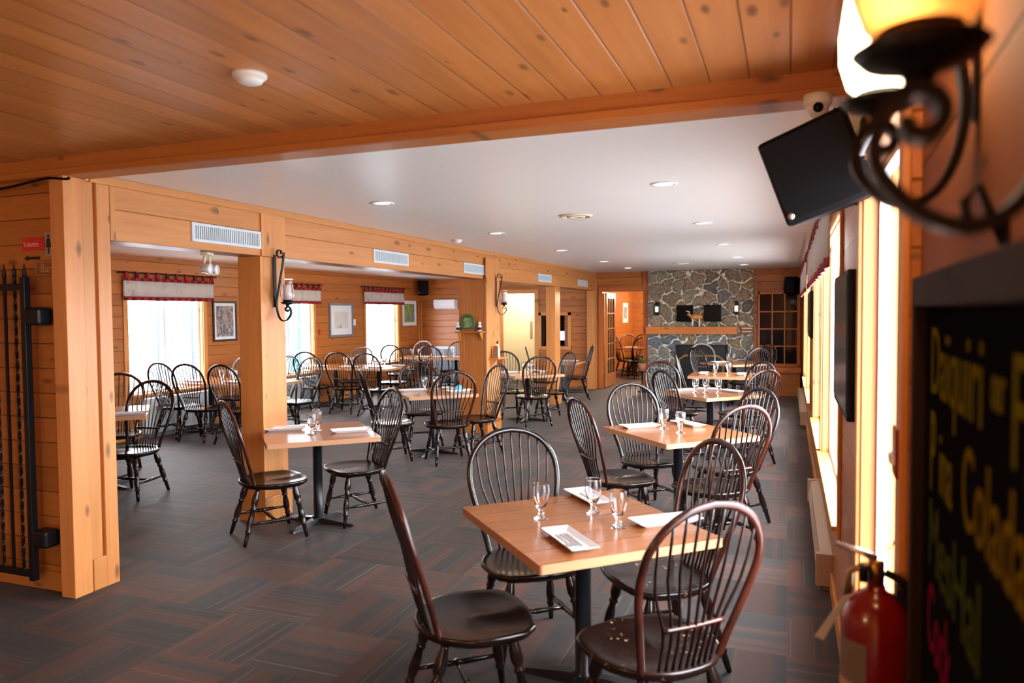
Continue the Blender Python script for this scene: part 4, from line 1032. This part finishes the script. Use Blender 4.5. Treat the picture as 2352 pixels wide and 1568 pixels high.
for x, lab in ((-2.07, 'left square black panel on the stone chimney'), (-1.50, 'right square black panel on the stone chimney')):
    t = thing('wall_speaker', (x, FY - .2, 1.50), 0, lab, 'speaker', 'black panels on the chimney')
    MB().box(-.17, .17, -.04, .06, 0, .35).build('cabinet', M['blackplastic'], t, .008); MB().box(-.155, .155, -.048, -.04, .015, .335).build('grille', M['blackgloss'], t)
for x, lab in ((-2.66, 'small white candle light at the left of the chimney'), (-1.02, 'small white candle light at the right of the chimney')):
    t = thing('candle_light', (x, FY - .18, 1.68), 0, lab, 'wall light', 'candle lights on the chimney')
    MB().lathe([(0, .03), (.035, .03), (.035, .15), (0, .15)], 14, (0, -.05, 0)).build('candle_shade', M['glow_candle'], t); MB().box(-.04, .04, -.02, .06, -.04, .25).build('back_plate', M['iron'], t, .004); MB().box(-.04, .04, -.08, 0, 0, .03).build('bracket', M['iron'], t)
t = thing('moose_ornament', (-1.83, FY - .27, 1.40), 0, 'carved wooden moose with white birch legs standing on the mantel', 'ornament')
MB().lathe([(0, -.12), (.05, -.10), (.062, -.02), (.058, .06), (.04, .12), (0, .135)], 14, (0, 0, .20), axis='x').build('body', M['moose'], t)
for x in (-.07, .07):
    for y in (-.03, .03): MB().tube([(x, y, 0), (x, y, .17)], .011, 8).build('leg', M['birch'], t)
MB().tube([(-.10, 0, .21), (-.15, 0, .26), (-.19, 0, .25)], [.035, .03, .015], 8).build('head', M['moose'], t)
for s in (-1, 1): MB().tube([(-.14, s * .01, .28), (-.13, s * .07, .31), (-.20, s * .10, .33)], [.008, .010, .004], 6).build('antler', M['birch'], t)
t = thing('door_sign', (-.93, FY - .2, 1.245), 0, 'dark red plaque with white lines at the right end of the mantel', 'sign')
MB().box(0, .24, -.01, .0, 0, .15).build('plaque', M['sign_wood'], t, .02); MB().box(.02, .22, -.0105, -.010, .11, .125).build('white_line', M['birch'], t); MB().box(.03, .21, -.0105, -.010, .04, .055).build('white_line', M['birch'], t)
t = thing('potted_plant', (-2.93, FY - .45, 0), 0, 'potted green plant on a stand left of the hearth', 'plant')
MB().lathe([(0, .45), (.07, .45), (.09, .62), (.08, .62), (0, .58)], 16).build('pot', M['terracotta'], t); MB().lathe([(0, 0), (.10, 0), (.10, .02), (.02, .04), (.02, .42), (.09, .44), (.09, .45), (0, .45)], 16).build('stand', M['iron'], t)
b = MB()
for k in range(26):
    a = k * 2.4; r = .05 + .09 * random.random(); h = .62 + .16 * random.random(); p0 = Vector((0, 0, .60)); p1 = Vector((r * math.cos(a), r * math.sin(a), h)); sd_ = Vector((-math.sin(a), math.cos(a), 0)) * .018
    b.add([p0, p0.lerp(p1, .6) + sd_, p1, p0.lerp(p1, .6) - sd_], [(0, 1, 2, 3)])
b.build('foliage', M['leaf'], t)
# glazed cabinet on the far wall right
t = thing('glazed_cabinet', (-.60, FY, 0), 0, 'pine cabinet with small dark glass panes right of the fireplace', 'cabinet')
MB().box(0, .80, -.03, 0, .60, 2.12).build('back_panel', M['sign_wood'], t)
c = MB(); c.box(0, .04, -.09, -.03, .6, 2.12); c.box(.76, .82, -.09, -.03, .6, 2.12); c.box(0, .8, -.09, -.03, 2.06, 2.12); c.box(0, .8, -.09, -.03, .57, .63); c.build('door_frame', M['redtrim'], t, .003)
MB().box(.04, .76, -.055, -.05, .63, 2.06).build('glass_panes', M['dark_pane'], t)
c = MB()
for x in (.28, .52): c.box(x - .012, x + .012, -.08, -.04, .63, 2.06)
for z in (.99, 1.345, 1.70): c.box(.04, .76, -.08, -.04, z - .012, z + .012)
c.build('glazing_bars', M['beam_x'], t)
MB().box(-.02, .84, -.42, 0, .46, .57).build('counter', M['beam_x'], t, .01); MB().box(0, .82, -.38, 0, 0, .46).build('base_cupboard', M['trim_hx'], t, .004)
# french door leaf folded into the back room
t = thing('door_1', (-3.87, FY + .17, 0), R(90), kind='structure')
c = MB(); c.box(0, .11, -.02, .02, .02, 2.15); c.box(.80, .91, -.02, .02, .02, 2.15); c.box(.11, .80, -.02, .02, .02, .30); c.box(.11, .80, -.02, .02, 2.03, 2.15)
for x in (.34, .57): c.box(x - .012, x + .012, -.015, .015, .3, 2.03)
for k in range(1, 5): z = .3 + k * 1.73 / 5; c.box(.11, .80, -.015, .015, z - .012, z + .012)
c.build('door_frame', M['trim_z'], t, .002); MB().box(.11, .80, -.002, .002, .3, 2.03).build('door_glass', M['dark_pane'], t)
MB().tube([(.86, -.02, 1.0), (.86, -.07, 1.0), (.78, -.08, 1.0)], .01, 6).build('door_handle', M['iron'], t)

# ------------------------------------------------------------------ right wall things
def tv(y0, y1, z0, z1, lab):
    t = thing('wall_screen', (WX, y0, z0), 0, lab, 'television', 'flat screens between the right windows')
    w, h = y1 - y0, z1 - z0
    MB().box(-.045, -.012, 0, w, 0, h).build('housing', M['blackplastic'], t, .004); MB().box(-.048, -.045, .02, w - .02, .03, h - .02).build('screen', M['blackgloss'], t); MB().box(-.012, 0, w * .3, w * .7, h * .3, h * .7).build('wall_mount', M['iron'], t)
tv(3.16, 4.04, 1.28, 1.88, 'black flat screen on the wall between the nearest right windows'); tv(8.5, 9.5, 1.42, 1.93, 'smaller-looking black flat screen farther along the right window wall')
def heater(y0, y1, lab):
    t = thing('baseboard_heater', (WX, y0, 0), 0, lab, 'heater', 'baseboard heaters'); L = y1 - y0
    prof = [(0, .06), (-.085, .06), (-.09, .10), (-.075, .165), (-.07, .215), (-.015, .225), (0, .225)]
    vs = [(x, y, z) for y in (.05, L - .05) for x, z in prof]; n = len(prof)
    MB().add(vs, [tuple(range(n)), tuple(range(2 * n - 1, n - 1, -1))] + [(i, n + i, n + (i + 1) % n, (i + 1) % n) for i in range(n)]).build('cover', M['heater'], t)
    for y in (0, L - .05): MB().box(-.095, 0, y, y + .05, .03, .23).build('end_cap', M['heater'], t, .004)
    MB().box(-.05, 0, .02, L - .02, 0, .06).build('element', M['vent_dark'], t)
heater(4.83, 7.0, 'beige baseboard heater under the nearer right windows'); heater(11.6, 15.2, 'beige baseboard heater under the farther right windows')
sp = speaker((.105, 3.02, 2.25), (R(6), R(-19), R(-14)), .33, .2, .335, 'large black loudspeaker tilted under the beam by the right wall')
t = thing('security_camera', (.10, 3.13, 2.555), 0, 'white dome security camera under the right end of the beam', 'security camera')
MB().lathe([(0, 0), (.052, 0), (.052, -.030), (.046, -.045), (0, -.045)], 24).build('base', M['white_vinyl'], t)
MB().lathe([(0, -.034), (.020, -.032), (.034, -.018), (.040, 0), (.034, .02), (0, .03)], 20, (0, -.012, -.055), axis='y').build('eyeball', M['white_vinyl'], t)
MB().lathe([(0, -.002), (.019, -.002), (.019, .004), (0, .004)], 20, (0, -.048, -.058), axis='y').build('lens', M['blackgloss'], t)
t = thing('alarm_sensor', (.22, 3.12, 2.40), 0, 'white sensor box with red light beside the security camera', 'sensor')
MB().box(-.035, .04, -.03, .03, -.05, .12).build('housing', M['white_vinyl'], t, .006); MB().box(-.01, .005, -.032, -.03, .07, .082).build('indicator', M['red_led'], t)
pts = crom([(.16, 3.14, 2.50), (.185, 3.10, 2.44), (.15, 3.08, 2.40), (.17, 3.06, 2.33), (.215, 3.08, 2.36), (.20, 3.1, 2.42), (.225, 3.1, 2.28), (.20, 3.08, 2.20), (.24, 3.1, 2.12)], 5)
tag(MB().tube(pts, .006, 6).build('speaker_cable', M['blackplastic']), 'looped black cable hanging behind the tilted loudspeaker', 'cable')
t = thing('speaker_bracket', (.21, 3.06, 2.33), 0, 'black wall bracket holding the tilted loudspeaker', 'bracket')
MB().box(.035, .05, -.05, .05, -.12, .1).build('wall_plate', M['iron'], t, .003); MB().tube([(.04, 0, 0), (-.01, 0, 0), (-.05, 0, -.03)], .014, 8).build('arm', M['iron'], t); MB().lathe([(0, -.02), (.022, -.02), (.022, .02), (0, .02)], 12, (-.01, 0, 0)).build('knuckle', M['brass'], t)
t = thing('curtain_rod_bracket', (WX, 2.55, 2.24), 0, 'thin grey rod and arm across the top of the nearest right window', 'curtain rod')
MB().tube([(-.03, -.5, .02), (-.03, .28, .02)], .009, 8).build('rod', M['grey_vent'], t); MB().tube([(-.03, .26, .02), (.03, .30, .02)], .009, 8).build('return_arm', M['grey_vent'], t)
# fire extinguisher on the trim / near wall
ex = nearp(1.88, .085)
t = thing('fire_extinguisher', (ex.x, ex.y, .60), 0, 'red fire extinguisher with paper tag hanging on the right wall', 'fire extinguisher')
MB().lathe([(0, .0), (.068, .0), (.074, .012), (.075, .39), (.066, .43), (.045, .455), (.022, .468), (.02, .48), (0, .48)], 32).build('cylinder', M['red_paint'], t)
def arc(z0, z1, a0, a1, r, mat, name):
    n = 14; vs = []
    for i in range(n + 1):
        a = R(a0 + (a1 - a0) * i / n); vs += [(r * math.cos(a), r * math.sin(a), z0), (r * math.cos(a), r * math.sin(a), z1)]
    MB().add(vs, [(2 * i, 2 * i + 2, 2 * i + 3, 2 * i + 1) for i in range(n)], 0, True).build(name, mat, t)
arc(.12, .36, -185, -110, .0757, M['label_grey'], 'label'); arc(.235, .262, -185, -110, .0762, M['label_tan'], 'label_band'); arc(.05, .07, -200, 20, .0757, M['black_ink'], 'base_band')
MB().lathe([(0, .48), (.018, .48), (.018, .535), (.01, .54), (0, .54)], 14).build('valve', M['brass'], t)
MB().lathe([(0, -.008), (.02, -.008), (.02, .008), (0, .008)], 14, (-.028, -.01, .505), axis='x').build('gauge', M['blackplastic'], t)
MB().tube([(.0, 0, .54), (-.03, .0, .553), (-.085, .02, .562)], [.010, .008, .006], 8).build('lever', M['steel'], t)
MB().tube([(.0, 0, .525), (-.03, .0, .52), (-.055, .01, .50), (-.06, .0, .44)], [.010, .009, .008, .010], 8).build('carry_handle', M['brass'], t)
MB().tube([(.01, -.01, .56), (.03, -.01, .575), (.035, -.01, .59)], .002, 6).build('pin', M['steel'], t)
MB().tube(crom([(.02, 0, .51), (.06, -.02, .49), (.082, -.02, .42), (.084, -.01, .28), (.08, 0, .12)], 5), .010, 8).build('hose', M['blackplastic'], t)
MB().add([(-.050, -.06, .475), (-.075, -.075, .470), (-.135, -.09, .375), (-.115, -.08, .365), (-.07, -.07, .455), (-.050, -.061, .4745), (-.075, -.076, .4695), (-.135, -.091, .3745), (-.115, -.081, .3645), (-.07, -.071, .4545)], [(0, 1, 2, 3, 4), (9, 8, 7, 6, 5), (0, 5, 6, 1), (1, 6, 7, 2), (2, 7, 8, 3), (3, 8, 9, 4), (4, 9, 5, 0)]).build('inspection_tag', M['paper'], t)
MB().box(.04, .10, -.02, .02, .36, .48).build('wall_hook', M['iron'], t)
fa = nearp(1.96, 0.012)
t = thing('fire_alarm_pull', (fa.x, fa.y, 1.32), PI - NA, 'small red fire alarm pull station behind the chalkboard edge', 'fire alarm')
MB().box(0, .035, -.05, .045, 0, .12).build('housing', M['red_paint'], t, .005); MB().box(.035, .045, -.035, .035, .035, .055).build('pull_bar', M['paper'], t)
# chalkboard
cb = nearp(1.72, 0)
t = thing('chalkboard', (cb.x, cb.y, .55), -NA, 'black chalkboard with yellow green and pink drink names at the right edge', 'chalkboard')
# local: +y towards the far end, wall at x=0, room side -x. spans y -1.15..0
c = MB(); c.box(-.035, 0, -.04, 0, 0, 1.235); c.box(-.035, 0, -1.2, -1.16, 0, 1.235); c.box(-.035, 0, -1.16, -.04, 1.175, 1.235); c.box(-.035, 0, -1.16, -.04, 0, .045); c.build('board_frame', M['board_frame'], t, .005)
MB().box(-.012, 0, -1.16, -.04, .045, 1.175).build('board_panel', M['board'], t)
rt = (PI / 2, 0, -PI / 2)
for body, m, sz, y, z, sx in (('Da\u00efquiri', 'chalk_y', .178, -.13, 1.015, .88), ('our', 'chalk_y', .09, -.685, 1.05, .55), ('Fraise', 'chalk_y', .18, -.79, 1.0, .8), ('P', 'chalk_y', .22, -.135, .83, .6), ('ina', 'chalk_y', .16, -.255, .85, .78), ('Colada', 'chalk_o', .17, -.49, .86, .8), ('MesHal', 'chalk_g', .18, -.13, .69, .95), ('Cock', 'chalk_p', .18, -.13, .535, .7)):
    text(body, 'chalk_lettering', M[m], sz, (-.0125, y, z), rt, t, sx)
t = thing('board_hook', (nearp(1.03).x, nearp(1.03).y, 1.79), -NA, 'iron hook on the wall above the chalkboard', 'hook')
MB().tube([(0, 0, .0), (-.02, 0, .05), (-.03, 0, .08), (-.045, 0, .06), (-.04, 0, .03)], .006, 8).build('hook', M['iron'], t); MB().box(-.006, 0, -.012, .012, -.03, .05).build('hook_plate', M['iron'], t)

# ------------------------------------------------------------------ left foreground
t = thing('iron_gate', (-4.33, 3.14, .1), 0, 'black wrought iron gate with twisted bars in front of the left wall', 'gate')
c = MB(); c.box(-.02, .02, -.02, .02, 0, 1.86); c.box(-1.22, -1.18, -.02, .02, 0, 1.86); c.box(-1.2, 0, -.014, .014, 1.78, 1.82); c.box(-1.2, 0, -.014, .014, .02, .06); c.build('gate_frame', M['iron'], t, .003)
for k in range(1, 13):
    x = -.088 * k
    if x < -1.15: break
    if k % 2 == 1:
        b = MB(); n = 90; vs = []
        for i in range(n + 1):
            z = .05 + 1.86 * i / n; a = i * .45
            for q in range(4): vs.append((x + .010 * math.cos(a + q * PI / 2), .010 * math.sin(a + q * PI / 2), z))
        b.add(vs, [(i * 4 + q, i * 4 + (q + 1) % 4, i * 4 + 4 + (q + 1) % 4, i * 4 + 4 + q) for i in range(n) for q in range(4)]); b.build('twisted_bar', M['iron'], t)
    else: MB().box(x - .007, x + .007, -.007, .007, .05, 1.86).build('bar', M['iron'], t)
    MB().lathe([(.011, 1.86), (.012, 1.88), (0, 1.95)], 8, (x, 0, 0)).build('spike', M['iron'], t)
MB().lathe([(.011, 1.86), (.012, 1.88), (0, 1.95)], 8, (0, 0, 0)).build('spike', M['iron'], t)
for z in (.26, 1.62): MB().box(.0, .125, -.02, .085, z - .055, z + .055).build('hinge', M['iron'], t, .02)
t = thing('direction_sign', (-4.50, 3.26, 2.13), 0, 'small red toilets sign with white lettering on the left wall', 'sign')
MB().box(0, .19, -.006, 0, 0, .08).build('sign_plate', M['red_sign'], t, .002); text('Toilettes', 'lettering', M['pink_ink'], .045, (.01, -.0065, .024), (PI / 2, 0, 0), t, .85)
t = thing('arrow_sign', (-4.49, 3.26, 2.065), 0, 'black arrow pointing left below the red sign', 'sign')
MB().prism([(0, .018), (.035, .036), (.035, .027), (.14, .027), (.14, .009), (.035, .009), (.035, 0)], 0, .003).build('arrow', M['black_ink'], t, 0, (0, 0, 0), (PI / 2, 0, 0))
t = thing('restroom_sign', (-4.30, 3.26, 2.09), 0, 'grey sign with black woman and man figures next to the red sign', 'sign')
MB().box(0, .115, -.005, 0, 0, .15).build('sign_plate', M['sign_grey'], t, .002)
for cx, skirt in ((.032, True), (.080, False)):
    b = MB(); b.prism([(cx + .009 * math.cos(a * PI / 6), .124 + .010 * math.sin(a * PI / 6)) for a in range(12)], 0, .002)
    if skirt: b.prism([(cx - .012, .11), (cx + .012, .11), (cx + .022, .055), (cx + .006, .055), (cx + .005, .015), (cx - .005, .015), (cx - .006, .055), (cx - .022, .055)], 0, .002)
    else: b.prism([(cx - .018, .11), (cx + .018, .11), (cx + .018, .065), (cx + .012, .065), (cx + .012, .015), (cx + .002, .015), (cx, .06), (cx - .002, .015), (cx - .012, .015), (cx - .012, .065), (cx - .018, .065)], 0, .002)
    b.build('figure', M['black_ink'], t, 0, (0, -.005, 0), (PI / 2, 0, 0))
t = thing('bar_sign', (-4.385, 3.26, 1.965), 0, 'brown wooden plaque lettered Bar above the iron gate', 'sign')
MB().box(0, .20, -.012, 0, 0, .10).build('plaque', M['sign_wood'], t, .003); text('Bar', 'lettering', M['sign_tan'], .07, (.10, -.0125, .028), (PI / 2, 0, 0), t, 1., .0008, 'CENTER')
c = MB(); c.box(.008, .192, -.014, -.012, .008, .011); c.box(.008, .192, -.014, -.012, .089, .092); c.box(.008, .011, -.014, -.012, .01, .09); c.box(.189, .192, -.014, -.012, .01, .09); c.build('carved_border', M['sign_tan'], t)
pts = crom([(-5.9, 3.17, 2.52), (-5.2, 3.17, 2.50), (-4.6, 3.17, 2.505), (-4.3, 3.17, 2.53), (-4.15, 3.175, 2.545), (-4.0, 3.175, 2.53), (-3.98, 3.18, 2.54)], 6)
tag(MB().tube(pts, .008, 6).build('beam_cable', M['blackplastic']), 'black cable sagging along the left end of the beam', 'cable')

# ------------------------------------------------------------------ lights
w = bpy.data.worlds.new('sky'); sc.world = w; w.use_nodes = True; bg = w.node_tree.nodes['Background']
bg.inputs[0].default_value = (.94, .965, 1.0, 1); bg.inputs[1].default_value = 9.0
def area(name, loc, rot, sx, sy, e, col):
    L = bpy.data.lights.new(name, 'AREA'); L.shape = 'RECTANGLE'; L.size = sx; L.size_y = sy; L.energy = e; L.color = col
    o = bpy.data.objects.new(name, L); COL.objects.link(o); o.location = loc; o.rotation_euler = rot
# lamps of the rooms looked into, plus an added fill behind the camera
def pt(name, loc, e, col=(1, .78, .52), r=.08):
    L = bpy.data.lights.new(name, 'POINT'); L.energy = e; L.color = col; L.shadow_soft_size = r
    o = bpy.data.objects.new(name, L); COL.objects.link(o); o.location = loc
pt('front_room_fill', (-2.6, -1.2, 2.2), 26, (1, .72, .42), .15)  # unseen fill light, added to brighten the front room
pt('corridor_lamp', (-6.0, 17.0, 2.4), 20, (1, .90, .74))
pt('back_room_lamp', (-3.2, 19.5, 2.3), 95, (1, .8, .55))
pt('back_room_lamp', (-3.0, 22.5, 2.3), 60, (1, .8, .55))
for y in (6.5, 11.5): pt('side_room_lamp', (-6.3, y, 2.35), 12)

# ------------------------------------------------------------------ camera
cam = bpy.data.cameras.new('camera'); co = bpy.data.objects.new('camera', cam); COL.objects.link(co); sc.camera = co
cam.sensor_width = 36; cam.lens = 1690 / 2352 * 36; cam.clip_start = .05
RW_ = Matrix(((0.93599243, -0.00644449, 0.35196112), (0.35193383, 0.03926772, -0.93520085), (-0.00779382, 0.99920794, 0.03902232)))
co.matrix_world = Matrix.Translation((0, 0, 1.72)) @ RW_.to_4x4()
cam.dof.use_dof = True; cam.dof.focus_distance = 7.0; cam.dof.aperture_fstop = 2.3
